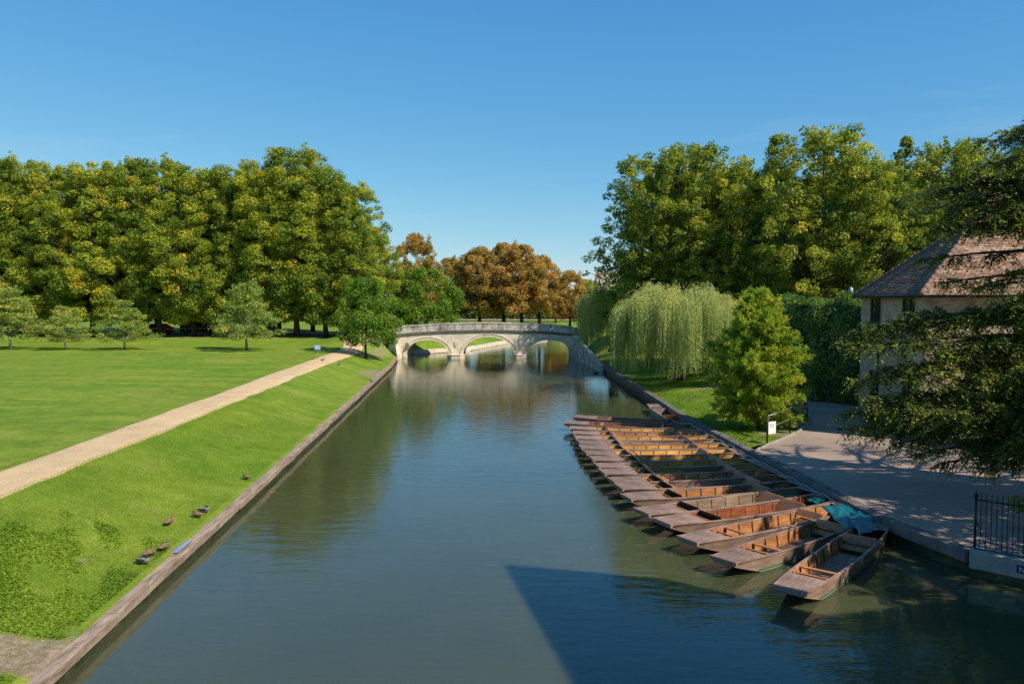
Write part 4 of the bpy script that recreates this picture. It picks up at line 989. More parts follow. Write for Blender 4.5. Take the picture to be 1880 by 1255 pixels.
# ------------------------------------------------------------------ punts
def hull_sections(L, w):
    # x, half width top, half width bottom, z bottom, z top
    s = []
    for x, ht, zb, zt in [(0,.70,.315,.415),(.35,.76,.20,.41),(.9,.85,.03,.40),(1.4,.92,-.07,.385),(2.2,.98,-.10,.37),(3.5,1.0,-.10,.36),(4.8,.98,-.10,.37),(5.6,.92,-.07,.385),(6.1,.85,.03,.40),(6.65,.76,.20,.41),(7,.70,.315,.415)]:
        s.append((x/7*L, ht*w/2, ht*w/2-.055, zb, zt))
    return s
def punt(name, label, loc, rz, L, w, inner, green=False, decks=True, seatpos=(1.95, 4.75), plate=None, group="punts moored side by side at the quay", letters=0, stern_slats=False, seatmat=None):
    root = thing(name, label, "punt", loc, rz, group)
    S = hull_sections(L, w)
    hb = MB(); ln = MB(); gn = [MB(), MB()]; gr = MB()
    t = .028
    for sd in (-1, 1):
        for (x0, a0, b0, z0, t0), (x1, a1, b1, z1, t1) in zip(S, S[1:]):
            o = [(x0, sd*b0, z0), (x1, sd*b1, z1), (x1, sd*a1, t1), (x0, sd*a0, t0)]
            hb.add(o, [(0, 1, 2, 3) if sd < 0 else (3, 2, 1, 0)])
            i = [(x0, sd*(b0-t), z0+.03), (x1, sd*(b1-t), z1+.03), (x1, sd*(a1-t), t1), (x0, sd*(a0-t), t0)]
            ln.add(i, [(0, 1, 2, 3) if sd > 0 else (3, 2, 1, 0)])
            k = 0 if sd < 0 else 1
            g_ = [(x0, sd*(a0-t-.012), t0-.012), (x1, sd*(a1-t-.012), t1-.012), (x1, sd*(a1+.022), t1-.012), (x0, sd*(a0+.022), t0-.012)]
            g2 = [(p[0], p[1], p[2]+.036) for p in g_]
            fs = [(0,3,2,1),(4,5,6,7),(0,1,5,4),(1,2,6,5),(2,3,7,6),(3,0,4,7)]
            gn[k].add(g_+g2, fs if sd > 0 else [f[::-1] for f in fs])
            if green:
                zz0 = max(z0+.012, .055); zz1 = max(z1+.012, .055)
                def wd(a, b, z, zb, zt): f = min(1, max(0, (z-zb)/(zt-zb))); return b+(a-b)*f+.006
                if z0 < .12 and z1 < .12:
                    q = [(x0, sd*wd(a0, b0, zz0-.02, z0, t0), zz0-.02), (x1, sd*wd(a1, b1, zz1-.02, z1, t1), zz1-.02), (x1, sd*wd(a1, b1, zz1+.03, z1, t1), zz1+.03), (x0, sd*wd(a0, b0, zz0+.03, z0, t0), zz0+.03)]
                    gr.add(q, [(0, 1, 2, 3) if sd < 0 else (3, 2, 1, 0)])
    for (x0, a0, b0, z0, t0), (x1, a1, b1, z1, t1) in zip(S, S[1:]):
        hb.add([(x0, -b0, z0), (x0, b0, z0), (x1, b1, z1), (x1, -b1, z1)], [(0, 1, 2, 3)])
        ln.add([(x0, -b0+t, z0+.03), (x0, b0-t, z0+.03), (x1, b1-t, z1+.03), (x1, -b1+t, z1+.03)], [(3, 2, 1, 0)], 1)
    for (x, a, b, z, tt), f in ((S[0], 1), (S[-1], 0)):
        q = [(x, -b, z), (x, b, z), (x, a, tt), (x, -a, tt)]
        hb.add(q, [(3, 2, 1, 0) if f else (0, 1, 2, 3)])
    def at(x):
        for s0, s1 in zip(S, S[1:]):
            if x <= s1[0]+1e-6:
                f = (x-s0[0])/(s1[0]-s0[0]); return [s0[k]+(s1[k]-s0[k])*f for k in range(5)]
        return list(S[-1])
    # ribs
    x = 1.36
    while x < L-1.0:
        _, a, b, zb, zt = at(x)
        for sd in (-1, 1):
            ln.bar((x, sd*(b-t-.012), zb+.03), (x, sd*(a-t-.012), zt-.01), .026, .03, 2, up=(0, 1, 0))
        x += .56
    hb.build("hull", M["wood_hull"], root)
    ln.build("lining", [inner, M["wood_dark"], M["wood_brown"] if inner != M["wood_brown"] else M["wood_dark"]], root)
    for k in (0, 1): gn[k].build("gunwale", M["wood_grey"], root)
    if green: gr.build("painted_waterline", M["green_paint"], root)
    def deck(xa, xb, nm, n=5):
        mb = MB(); xs = np.linspace(xa, xb, 8)
        for k in range(n):
            for p, q in zip(xs, xs[1:]):
                A_, B_ = at(p), at(q); f0 = -1+2*k/n+.012; f1 = -1+2*(k+1)/n-.012
                ya0, ya1, yb0, yb1 = f0*(A_[1]+.004), f1*(A_[1]+.004), f0*(B_[1]+.004), f1*(B_[1]+.004); h = .027
                mb.add([(p, ya0, A_[4]+h-.02), (q, yb0, B_[4]+h-.02), (q, yb1, B_[4]+h-.02), (p, ya1, A_[4]+h-.02), (p, ya0, A_[4]+h+.002), (q, yb0, B_[4]+h+.002), (q, yb1, B_[4]+h+.002), (p, ya1, A_[4]+h+.002)],
                       [(0,3,2,1),(4,5,6,7),(0,1,5,4),(2,3,7,6)]+([(3,0,4,7)] if p == xs[0] else [])+([(1,2,6,5)] if q == xs[-1] else []))
        e = at(xa if xa < 1 else xb); xx = e[0]
        mb.box(xx-.03, -e[1]-.03, e[4]-.06, xx+.05, e[1]+.03, e[4]+.034)
        mb.build(nm, M["wood_grey"], root)
    deck(0, 1.12 if green else 1.24, "bow_deck")
    deck(L-.62, L, "stern_deck")
    # floor slats across
    fl = MB(); x = 2.15
    while x < seatpos[1]-.25:
        e = at(x); fl.box(x, -e[2]+.06, .02, x+.062, e[2]-.06, .06); x += .135
    if stern_slats:
        x = L-1.9
        while x < L-.75:
            e = at(x); fl.box(x, -e[1]+.05, .20, x+.075, e[1]-.05, .225); x += .15
    fl.build("floor_slats", M["wood_pale"] if inner == M["wood_pale"] else M["wood_grey"], root)
    sm_ = seatmat or M["wood_brown"]
    # thwarts near the bow
    tb = MB(); e = at(1.72); tb.box(1.56, -e[1]+.03, .27, 1.64, e[1]-.03, .30); tb.box(1.86, -e[1]+.03, .33, 1.98, e[1]-.03, .36)
    tb.build("thwart", sm_, root)
    for k, xs_ in enumerate(seatpos):
        e = at(xs_); sb = MB()
        lean = .30 if k else -.24
        y = e[2]-.02; x0 = xs_
        sb.add([(x0, -y, .02), (x0, y, .02), (x0+lean, y+.03, .47), (x0+lean, -y-.03, .47), (x0+.03, -y, .02), (x0+.03, y, .02), (x0+lean+.03, y+.03, .47), (x0+lean+.03, -y-.03, .47)],
               [(3,2,1,0),(4,5,6,7),(2,3,7,6),(0,1,5,4),(0,4,7,3),(1,2,6,5)]) if not green else None
        if green:
            if not k: continue
            for (f0, f1) in ((.18, .42), (.60, 1.0)):
                q0, q1 = x0+lean*f0, x0+lean*f1; h0, h1 = .02+.45*f0, .02+.45*f1
                sb.add([(q0, -y, h0), (q0, y, h0), (q1, y+.02, h1), (q1, -y-.02, h1), (q0+.03, -y, h0), (q0+.03, y, h0), (q1+.03, y+.02, h1), (q1+.03, -y-.02, h1)], [(3,2,1,0),(4,5,6,7),(2,3,7,6),(0,1,5,4),(0,4,7,3),(1,2,6,5)])
        sb.build("seat_back", M["wood_brown"] if k else M["wood_dark"], root)
    sb = MB(); e = at(seatpos[1]+.6); sb.box(seatpos[1]+.35, -e[2]+.03, .16, seatpos[1]+.85, e[2]-.03, .20); sb.build("seat", sm_, root)
    if plate:
        e = at(5.35); pb = MB(); x0 = 5.1
        yy = e[1]-t-.028
        pb.add([(x0, yy, .20), (x0+.5, yy, .20), (x0+.5, yy+.012, .33), (x0, yy+.012, .33)], [(0, 1, 2, 3)]); pb.build("name_plate", plate, root)
    if letters:
        e = at(5.3); g = random.Random(letters); lb = MB(); x0 = 4.9; yy = e[1]-t-.022
        for k in range(letters):
            w_ = g.uniform(.03, .045); 
            if k == letters//2: x0 += .05
            for (sx, sz, ex, ez) in ((0, 0, .010, .06), (w_-.01, 0, w_, .06), (0, g.choice([0, .025, .05]), w_, None)):
                ez = sz+.011 if ez is None else ez
                lb.add([(x0+sx, yy+.0, .245+sz), (x0+ex, yy+.0, .245+sz), (x0+ex, yy+.007, .245+ez), (x0+sx, yy+.007, .245+ez)], [(0, 1, 2, 3)])
            x0 += w_+.014
        lb.build("painted_name", M["white_paint"], root)
    return root
H_, RD, BR, PL = M["wood_honey"], M["wood_red"], M["wood_brown"], M["wood_pale"]
punts = [  # bow px, stern px, inner, extras
 ((1055,765),(1288,775), RD, {}), ((1037,776),(1292,783), RD, {}), ((1047,786),(1303,790), H_, {}), ((1053,795),(1318,797), BR, {}), ((1057,804),(1332,803), H_, {}),
 ((1063,813),(1343,809), PL, {}), ((1066,822),(1353,817), H_, dict(letters=8)), ((1075,832),(1366,827), H_, dict(letters=7)), ((1086,843),(1383,836), H_, dict(letters=10)), ((1096,856),(1400,846), H_, dict(letters=10)),
 ((1106,868),(1422,855), H_, {}), ((1122,883),(1444,865), BR, {}), ((1136,895),(1466,876), BR, dict(stern_slats=True)), ((1150,914),(1484,886), BR, dict(stern_slats=True, plate=M["blue"])), ((1178,941),(1504,897), PL, dict(stern_slats=True)),
 ((1216,960),(1538,910), RD, dict(plate=M["blue"])), ((1262,993),(1566,925), BR, dict(green=True)), ((1328,1030),(1594,939), BR, dict(green=True)), ((1448,1085),(1612,962), BR, dict(green=True))]
desc = ["nineteenth", "eighteenth", "seventeenth", "sixteenth", "fifteenth", "fourteenth", "thirteenth", "twelfth", "eleventh", "tenth", "ninth", "eighth", "seventh", "sixth", "fifth", "fourth", "third", "second", "nearest"]
cols = {id(RD): "dark red", id(H_): "honey orange", id(BR): "brown", id(PL): "pale grey brown"}
PW = []
for i, (b_, s_, inner, ex) in enumerate(punts):
    a = P(b_[0], b_[1], .38); c = P(s_[0], s_[1], .40); d = c-a; L = d.length; d.z = 0
    if L > 8.2: c = a + d.normalized()*8.0; d = c-a; L = 8.0
    what = f"{desc[i]} punt from the camera in the moored row, {cols[id(inner)]} inside" if i < 18 else "nearest wooden punt of the moored row with slatted floor and green waterline"
    if i == 0: what = "farthest punt of the moored row, slender and dark red inside"
    if "plate" in ex: what += " with a blue plate"
    if "letters" in ex: what += ", white name inside"
    w = 1.02 if i > 15 else 1.12
    r_ = punt("wooden_punt", what, (a.x, a.y, 0), math.atan2(d.y, d.x), L, w, inner, seatmat=M["wood_brown"], **ex)
    PW.append((r_, a, c, L))
a = P(1202, 741, .45); c = P(1262, 777, .35)
d = (c-a); L = 7.0
r_ = punt("wooden_punt", "separate short punt with pink decks moored along the grass bank beyond the row", (a.x, a.y, 0), math.atan2(d.y, d.x), d.length*1.12, 1.35, BR, group=None, seatpos=(2.2, 4.4), seatmat=M["wood_pale"])

# teal sheets lying over the sterns of the near punts
def sheet(name, label, pts, zc, mat, seed):
    """crumpled cloth over a quad, draped with folds"""
    g = random.Random(seed); mb = MB(); n = 16
    A_, B_, C_, D_ = [Vector(p) for p in pts]; vs = []
    for j in range(n+1):
        for i in range(n+1):
            u, v = i/n, j/n; p = (A_*(1-u)+B_*u)*(1-v)+(D_*(1-u)+C_*u)*v
            e = min(u, 1-u, v, 1-v)
            z = p.z + zc*min(1, e*5)*(.7+.5*math.sin(u*9+seed)*math.sin(v*7+seed*2)+.35*math.sin((u+v)*17+seed)) + g.uniform(-.012, .012)
            q = p+Vector((math.sin(v*13+seed)*.035, math.sin(u*11+seed)*.035, 0)); vs.append((q.x, q.y, z))
    fs = [(j*(n+1)+i, j*(n+1)+i+1, (j+1)*(n+1)+i+1, (j+1)*(n+1)+i) for j in range(n) for i in range(n)]
    mb.add(vs, fs, 0, True); o = mb.build(name, mat)
    s = o.modifiers.new("thick", 'SOLIDIFY'); s.thickness = .012
    tag(o, label, "cover sheet"); return o
sheet("cover_sheet", "rumpled teal sheet with bright folds over the second nearest punt's stern", [P(1508,928,.48), P(1560,928,.48), P(1612,955,.46), P(1552,972,.42)], .10, M["teal"], 3)
sheet("cover_sheet", "smooth dark teal sheet over the nearest punt's stern", [P(1553,948,.46), P(1600,950,.47), P(1614,972,.44), P(1580,982,.42)], .05, M["teal"], 5)
sheet("cover_sheet", "small green sheet folded in the fourth punt's stern", [P(1480,918,.32), P(1500,905,.36), P(1528,912,.40), P(1500,924,.32)], .04, M["green_sheet"], 7)
# rope laid across the middle punts and mooring lines
mb = MB(); pts = []
for k in range(15):
    t = k/14; q = P(1158+t*78, 826+t*58, .43); pts.append((q.x, q.y, .43 + .025*math.sin(k*1.6)))
mb.tube(pts, .022, 6); tag(mb.build("mooring_rope", M["wood_dark"]), "dark line laid diagonally across the middle punts", "rope")
mb = MB()
pts = [(interp(ER, y)-.16+.03*math.sin(y*3), y, .46+.03*math.sin(y*5)) for y in np.arange(22.6, 41, .3)]
mb.tube(pts, .03, 5); tag(mb.build("mooring_chain", M["grey_metal"]), "long pale mooring chain hung along the quay edge behind the punts", "chain")
root0 = None
for k, y in enumerate(np.arange(23.0, 41.5, 1.32)):
    if root0 is None:
        root0 = thing("mooring_ring", "small iron mooring ring on the quay edge behind the moored punts", "mooring ring", (interp(ER, y)+.02, y, .60), 0, "mooring rings along the quay edge")
        mb = MB(); mb.tube([(.05*math.cos(a_), 0, .05+.05*math.sin(a_)) for a_ in np.linspace(0, 6.28, 13)], .012, 5); mb.build("ring", M["black"], root0)
        mb = MB(); mb.box(-.05, -.05, 0, .05, .05, .025); mb.build("base_plate", M["grey_metal"], root0, .004)
    else:
        c = copy_tree(root0); c.location = (interp(ER, y)+.02, y, .60)

# ------------------------------------------------------------------ the house
def house():
    C = P(1700, 815, .6); C = Vector((17.95, 34.5, .6))
    E = Vector((19.95, 45.5, .6)); d = E-C; LW = d.length
    rz = math.atan2(d.y, d.x)-math.pi/2            # local +y runs along the shaded wall, local +x along the sunny wall
    root = thing("brick_house", "yellow brick house with a red-brown hipped tile roof behind the yew", "house", C, rz)
    LX = 17.0; EH = 6.38; OV = .35; RH = 3.9; HIP = 4.0
    openings_w = [(2.55, 3.95), (5.8, 1.0)]
    # shaded wall (x = 0) with two upper and two lower openings; widths along y
    def wallgrid(mb, plane, us, zs, holes):
        for u0, u1 in zip(us, us[1:]):
            for z0, z1 in zip(zs, zs[1:]):
                um, zm = (u0+u1)/2, (z0+z1)/2
                if any(a < um < b and c < zm < e for a, b, c, e in holes): continue
                q = [(0, u0, z0), (0, u1, z0), (0, u1, z1), (0, u0, z1)] if plane == 'y' else [(u0, 0, z0), (u1, 0, z0), (u1, 0, z1), (u0, 0, z1)]
                mb.add(q, [(3, 2, 1, 0) if plane == 'y' else (0, 1, 2, 3)])
    hy = [(1.6, 3.6, 5.0, 6.28), (7.6, 9.3, 5.0, 6.28), (1.6, 3.4, 1.0, 2.5), (7.6, 9.2, .9, 2.4)]
    hx = [(1.2, 2.2, 0.0, 2.15), (3.4, 4.9, 4.3, 5.85), (7.2, 8.7, 4.3, 5.85), (11.5, 13, 4.3, 5.85)]
    wl = MB()
    us = sorted({0, LW} | {h[k] for h in hy for k in (0, 1)}); zs = sorted({0, EH} | {h[k] for h in hy for k in (2, 3)})
    wallgrid(wl, 'y', us, zs, hy)
    us = sorted({0, LX} | {h[k] for h in hx for k in (0, 1)}); zs = sorted({0, EH} | {h[k] for h in hx for k in (2, 3)})
    wallgrid(wl, 'x', us, zs, hx)
    wl.add([(LX, 0, 0), (LX, LW, 0), (LX, LW, EH), (LX, 0, EH)], [(0, 1, 2, 3)]); wl.add([(0, LW, 0), (LX, LW, 0), (LX, LW, EH), (0, LW, EH)], [(3, 2, 1, 0)])
    dd = .16
    for a, b, c, e in hy:
        wl.add([(0, a, c), (0, b, c), (0, b, e), (0, a, e), (dd, a, c), (dd, b, c), (dd, b, e), (dd, a, e)], [(0,1,5,4),(1,2,6,5),(2,3,7,6),(3,0,4,7)])
    for a, b, c, e in hx:
        wl.add([(a, 0, c), (b, 0, c), (b, 0, e), (a, 0, e), (a, dd, c), (b, dd, c), (b, dd, e), (a, dd, e)], [(4,5,1,0),(5,6,2,1),(6,7,3,2),(7,4,0,3)])
    wl.build("wall", M["brick"], root)
    def window(plane, a, b, c, e, frame):
        fr = MB(); w = .06
        def bx(u0, u1, z0, z1, d0=.05, d1=.12):
            if plane == 'y': fr.box(d0, u0, z0, d1, u1, z1)
            else: fr.box(u0, d0, z0, u1, d1, z1)
        bx(a, b, c, c+w); bx(a, b, e-w, e); bx(a, a+w, c+w, e-w); bx(b-w, b, c+w, e-w); bx((a+b)/2-w/2, (a+b)/2+w/2, c+w, e-w)
        f = fr.build("window", frame, root)
        s = MB()
        if plane == 'y': s.box(-.08, a-.05, c-.07, .14, b+.05, c-.002)
        else: s.box(a-.05, -.08, c-.07, b+.05, .14, c-.002)
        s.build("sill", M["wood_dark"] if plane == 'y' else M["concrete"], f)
        p = MB()
        q = [(.10, a+w, c+w), (.10, b-w, c+w), (.10, b-w, e-w), (.10, a+w, e-w)] if plane == 'y' else [(a+w, .10, c+w), (b-w, .10, c+w), (b-w, .10, e-w), (a+w, .10, e-w)]
        p.add(q, [(3, 2, 1, 0) if plane == 'y' else (0, 1, 2, 3)]); p.build("pane", M["glass"], f)
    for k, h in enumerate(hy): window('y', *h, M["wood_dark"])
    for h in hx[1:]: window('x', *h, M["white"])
    a, b, c, e = hx[0]; mb = MB(); mb.box(a, .08, c, b, .13, e); dr = mb.build("door", M["wood_dark"], root); mb = MB(); mb.tube([(b-.15, .0, 1), (b-.15, .08, 1)], .03, 8); mb.build("handle", M["grey_metal"], dr)
    # drain pipe and gutter
    mb = MB(); mb.tube([(-.08, 7.2, 0.05), (-.08, 7.2, EH-.15), (-.25, 7.2, EH)], .055, 8); mb.build("drainpipe", M["black"], root)
    mb = MB(); mb.tube([(-OV-.03, -OV-.05, EH-.02), (-OV-.03, LW+OV, EH-.02)], .07, 8); mb.tube([(-OV, -OV-.03, EH-.02), (LX+OV, -OV-.03, EH-.02)], .07, 8); mb.build("gutter", M["black"], root)
    # roof: coursed tiles
    rx0, rx1, ry, rz_ = HIP, LX-HIP, LW/2, EH+RH
    x0, x1, y0, y1 = -OV, LX+OV, -OV, LW+OV
    def slope(e0, e1, r0, r1, name_mat, courses=46):
        mb = MB(); e0, e1, r0, r1 = map(Vector, (e0, e1, r0, r1)); n = (e1-e0).cross(r0-e0)
        if n.z < 0: n = -n
        n.normalize(); g = random.Random(2)
        for k in range(courses):
            t0, t1 = k/courses, (k+1)/courses; a_, b_ = e0.lerp(r0, t0), e1.lerp(r1, t0); c_, d_ = e0.lerp(r0, t1), e1.lerp(r1, t1)
            L_ = (b_-a_).length; m = max(1, int(L_/.55)); 
            for j in range(m):
                f0, f1 = j/m, (j+1)/m; lift = n*(.030+g.uniform(-.008, .012)); low = n*.002
                p = [a_.lerp(b_, f0), a_.lerp(b_, f1), c_.lerp(d_, f1), c_.lerp(d_, f0)]
                mb.add([p[0]+lift, p[1]+lift, p[2]+low, p[3]+low, p[0]-low, p[1]-low], [(0, 1, 2, 3), (4, 5, 1, 0)])
        return mb
    ro = MB()
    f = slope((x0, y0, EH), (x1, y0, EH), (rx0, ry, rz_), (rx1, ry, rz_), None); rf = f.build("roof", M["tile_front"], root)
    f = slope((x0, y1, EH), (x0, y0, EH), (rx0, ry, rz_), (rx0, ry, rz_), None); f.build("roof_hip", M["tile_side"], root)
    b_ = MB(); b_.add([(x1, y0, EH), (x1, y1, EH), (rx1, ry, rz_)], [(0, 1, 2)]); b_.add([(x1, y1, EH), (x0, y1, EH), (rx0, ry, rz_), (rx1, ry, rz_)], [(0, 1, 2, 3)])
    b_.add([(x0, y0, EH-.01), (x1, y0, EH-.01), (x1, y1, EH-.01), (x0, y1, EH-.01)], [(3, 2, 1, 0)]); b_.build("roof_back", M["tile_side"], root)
    rd = MB()
    def ridge(p, q):
        p = Vector(p); q = Vector(q); n = int((q-p).length/.42)
        for k in range(n): rd.tube([p.lerp(q, k/n), p.lerp(q, (k+.99)/n)], [.115, .11], 8)
    ridge((x0, y0, EH+.06), (rx0, ry, rz_+.04)); ridge((x0, y1, EH+.06), (rx0, ry, rz_+.04)); ridge((rx0, ry, rz_+.03), (rx1, ry, rz_+.03)); rd.build("ridge_tiles", M["ridge"], root)
    ch = MB(); ch.box(rx0+.2, ry-.35, rz_-.6, rx0+.95, ry+.35, rz_+1.2); ch.box(rx0+.14, ry-.41, rz_+1.2, rx0+1.01, ry+.41, rz_+1.34)
    ch.tube([(rx0+.57, ry, rz_+1.34), (rx0+.57, ry, rz_+1.75)], [.14, .11], 10); ch.build("chimney", M["brick_red"], rf)
    # lean-to on the sunny side
    lt = MB(); lt.box(2.9, -2.6, 0, 12.0, -.002, 2.75); lt.build("lean_to_wall", M["brick"], root)
    f = slope((2.6, -2.9, 2.7), (12.3, -2.9, 2.7), (2.6, -.01, 4.1), (12.3, -.01, 4.1), None, 18); f.add([(2.6,-2.9,2.7),(2.6,-.01,2.7),(2.6,-.01,4.1)], [(0,2,1)]); f.build("lean_to_roof", M["tile_front"], root)
    return root
house()

# lamp above the hedge
p = AT(1562, 536, 48.5)
root = thing("street_lamp", "thin lamp post with a pale domed head rising behind the tall hedge", "street lamp", (p.x, p.y, .7))
mb = MB(); mb.tube([(0, 0, 0), (0, 0, p.z-.75)], [.05, .035], 8); mb.build("pole", M["black"], root)
mb = MB(); mb.tube([(0, 0, p.z-.75), (0, 0, p.z-.70), (0, 0, p.z-.5), (0, 0, p.z-.38)], [.15, .15, .14, .04], 14); mb.build("lamp_head", M["grey_metal"], root)

# grass-side railing with white board, life ring, railings on the wall
def post_rail():
    pts = [P(1408, 812, .6), P(1450, 793, .6), P(1474, 776, .6), P(1482, 762, .6), P(1478, 750, .62)]
    root = thing("grass_railing", "black post and rail fence curving along the grass edge of the forecourt", "railing", pts[0])
    o = pts[0]
    for k, p in enumerate(pts):
        q = p-o; mb = MB(); mb.tube([(q.x, q.y, -.1), (q.x+(.02 if k == 0 else -.04), q.y, 1.22)], .035, 8); mb.tube([(q.x+(.02 if k == 0 else -.04), q.y, 1.22), (q.x+(.02 if k == 0 else -.04), q.y, 1.27)], [.045, .01], 8); mb.build("post", M["black"], root)
    for z in (1.15, .62):
        mb = MB(); mb.tube([(p.x-o.x, p.y-o.y, z) for p in pts], .017, 6); mb.build("rail", M["grey_metal"], root)
    return pts
rp = post_rail()
def board():
    a = rp[0]; d = (rp[1]-rp[0]).normalized()
    root = thing("notice_board", "blank pale white board hung on the first post of the grass railing", "notice board", (a.x+d.x*.06, a.y+d.y*.06-.06, .6), math.atan2(d.y, d.x)+R(-22))
    mb = MB(); mb.box(0.02, -.012, .36, .50, .012, .90); o = mb.build("board", M["white"], root, .006)
    mb = MB()
    for k in range(5): mb.box(.09, -.0165, .80-.04*k, .42-.06*(k % 2), -.0125, .809-.04*k)
    mb.build("faint_lines", M["grey_metal"], root)
    mb = MB(); mb.box(.0, -.01, .55, .03, .05, .58); mb.box(.0, -.01, .82, .03, .05, .85); mb.build("bracket", M["black"], root)
board()
p = P(1474, 768, .6)
root = thing("life_ring", "orange red life ring on a dark post half hidden behind the feathery tree", "life ring", (p.x, p.y+3.0, .6))
mb = MB(); mb.tube([(0, 0, 0), (0, 0, 1.75)], .05, 8); mb.build("post", M["black"], root)
mb = MB(); mb.box(-.42, .05, .75, .42, .09, 1.75); mb.build("back_board", M["wood_dark"], root)
mb = MB(); mb.tube([(.33*math.cos(a_), -.06, 1.35+.33*math.sin(a_)) for a_ in np.linspace(0, 2*math.pi, 25)], .075, 8, cap=False); mb.build("ring", M["orange"], root)
mb = MB(); mb.tube([(-.38, -.14, 1.15), (-.15, -.16, .78), (.15, -.16, .88), (.33, -.15, 1.2)], .015, 5); mb.tube([(-.1, -.16, .6), (.2, -.16, .42), (.34, -.15, .7), (.36, -.14, 1.0)], .015, 5); mb.build("rope", M["rope"], root)
for k, (a_, b_) in enumerate([((1303, 690), (1330, 676))]):
    r0_ = P(1296, 690, 1.1); root = thing("bank_railing", "thin dark railing on the bank between the willow and the feathery tree", "railing", r0_)
    for j in range(6):
        mb = MB(); mb.tube([(j*.62, j*.35, -.1), (j*.62, j*.35, 1.15)], .022, 6); mb.build("post", M["black"], root)
    mb = MB(); mb.tube([(0, 0, 1.1), (5*.62, 5*.35, 1.1)], .018, 6); mb.build("rail", M["black"], root); mb = MB(); mb.tube([(0, 0, .25), (5*.62, 5*.35, .25)], .014, 6); mb.build("rail", M["black"], root)

# bridge-side wall with railings and sign at the lower right
WA = Vector((11.28, 19.30, 0)); WB = Vector((13.35, 17.35, 0))
SIGN = []
def river_wall():
    d = (WB-WA).normalized(); n = Vector((-d.y, d.x, 0)); L = (WB-WA).length+.3; rz = math.atan2(d.y, d.x)
    root = thing("concrete_wall", "stained pale concrete river wall below the black railings at the right edge", "wall", WA, rz)
    mb = MB(); mb.box(0, 0, -.9, L, .5, .20); mb.build("footing", M["wet_stone"], root)
    mb = MB(); mb.box(-.02, -.02, .20, L, .5, .66); mb.build("wall_face", M["concrete"], root, .03)
    s = thing("mooring_sign", "dark blue sign with pale letters reading NO MOORING on the concrete wall", "sign", WA+d*1.02+Vector((d.y, -d.x, 0))*.03+Vector((0, 0, .43)), rz)
    mb = MB(); mb.box(-.03, -.012, -.09, 1.5, .012, .10); mb.build("sign_plate", M["navy"], s, .004)
    SIGN.append(s)
    r = thing("iron_railings", "black iron railings with spiked bars standing on the concrete wall", "railing", WA+d*.04+Vector((-d.y, d.x, 0))*.22+Vector((0, 0, .60)), rz)
    mb = MB(); mb.tube([(0, 0, 0), (0, 0, 1.33)], .028, 8); mb.tube([(0, 0, 1.33+.055*(1-math.cos(a))) for a in np.linspace(0, math.pi, 7)], [.012+.05*math.sin(a) for a in np.linspace(0, math.pi, 7)], 10); mb.tube([(0, 0, 1.44), (0, 0, 1.52)], [.015, .004], 6); mb.build("end_post", M["black"], r)
    k = 1
    while k*.115 < L:
        mb = MB(); x = k*.115; mb.tube([(x, 0, 0), (x, 0, 1.40), (x, 0, 1.42), (x, 0, 1.50)], [.0095, .0095, .014, .002], 6); mb.build("bar", M["black"], r); k += 1
    for z in (.06, 1.28):
        mb = MB(); mb.box(0, -.012, z-.018, L, .012, z+.018); mb.build("rail", M["black"], r)
    mb = MB(); mb.tube([(0.02, .0, .75), (.12, .5, .05)], .012, 6); mb.build("brace", M["black"], r)
river_wall()

def text_mesh(body, size, extrude, mat, parent, loc, rot=(0, 0, 0)):
    fc = bpy.data.curves.new("tmp", 'FONT'); fc.body = body; fc.size = size; fc.extrude = extrude
    t = bpy.data.objects.new("tmp", fc); scene.collection.objects.link(t); bpy.context.view_layer.update()
    me = bpy.data.meshes.new_from_object(t.evaluated_get(bpy.context.evaluated_depsgraph_get())); bpy.data.objects.remove(t)
    me.materials.clear(); me.materials.append(mat); o = link(bpy.data.objects.new("lettering", me), parent); o.location = loc; o.rotation_euler = rot
    return o
# blue stencil on the left stone edge, blue sign on the lawn
def edge_sign():
    p = P(328, 1004, .38); y = p.y; x = interp(EL, y); d = Vector((interp(EL, y+1)-x, 1, 0)).normalized()
    s = thing("edging_plate", "worn blue painted plate with pale letters on the left stone edging by the ducks", "sign", (x-.17, y-.45, .378), math.atan2(d.y, d.x))
    mb = MB(); mb.box(-.02, -.10, 0, 1.0, .10, .006); mb.build("plate", mat_noise("worn_blue", [(.40, (.26, .23, .21)), (.56, (.10, .15, .30))], 9, .8), s)
    text_mesh('NO MOORING', .155, .001, M['worn_letters'], s, (.02, -.055, .008))
    text_mesh('NO MOORING', .17, .002, M['white_paint'], SIGN[0], (.02, -.016, -.055), (R(90), 0, 0))
edge_sign()
p = P(583, 645, 1.75)
root = thing("lawn_sign", "small pale blue sign on two short legs on the left lawn near the path", "sign", (p.x, p.y, hG(p.x, p.y)), 0)
for sx in (-.22, .22):
    mb = MB(); mb.tube([(sx, 0, -.1), (sx, 0, .45)], .015, 6); mb.build("leg", M["black"], root)
mb = MB(); mb.box(-.29, -.012, .40, .29, .012, .83); mb.build("panel", M["sign_blue"], root)
mb = MB()
for k in range(4): mb.box(-.2, -.017, .75-.09*k, .2-.08*(k % 2), -.0125, .772-.09*k)
mb.build("small_text_lines", M["white_paint"], root)

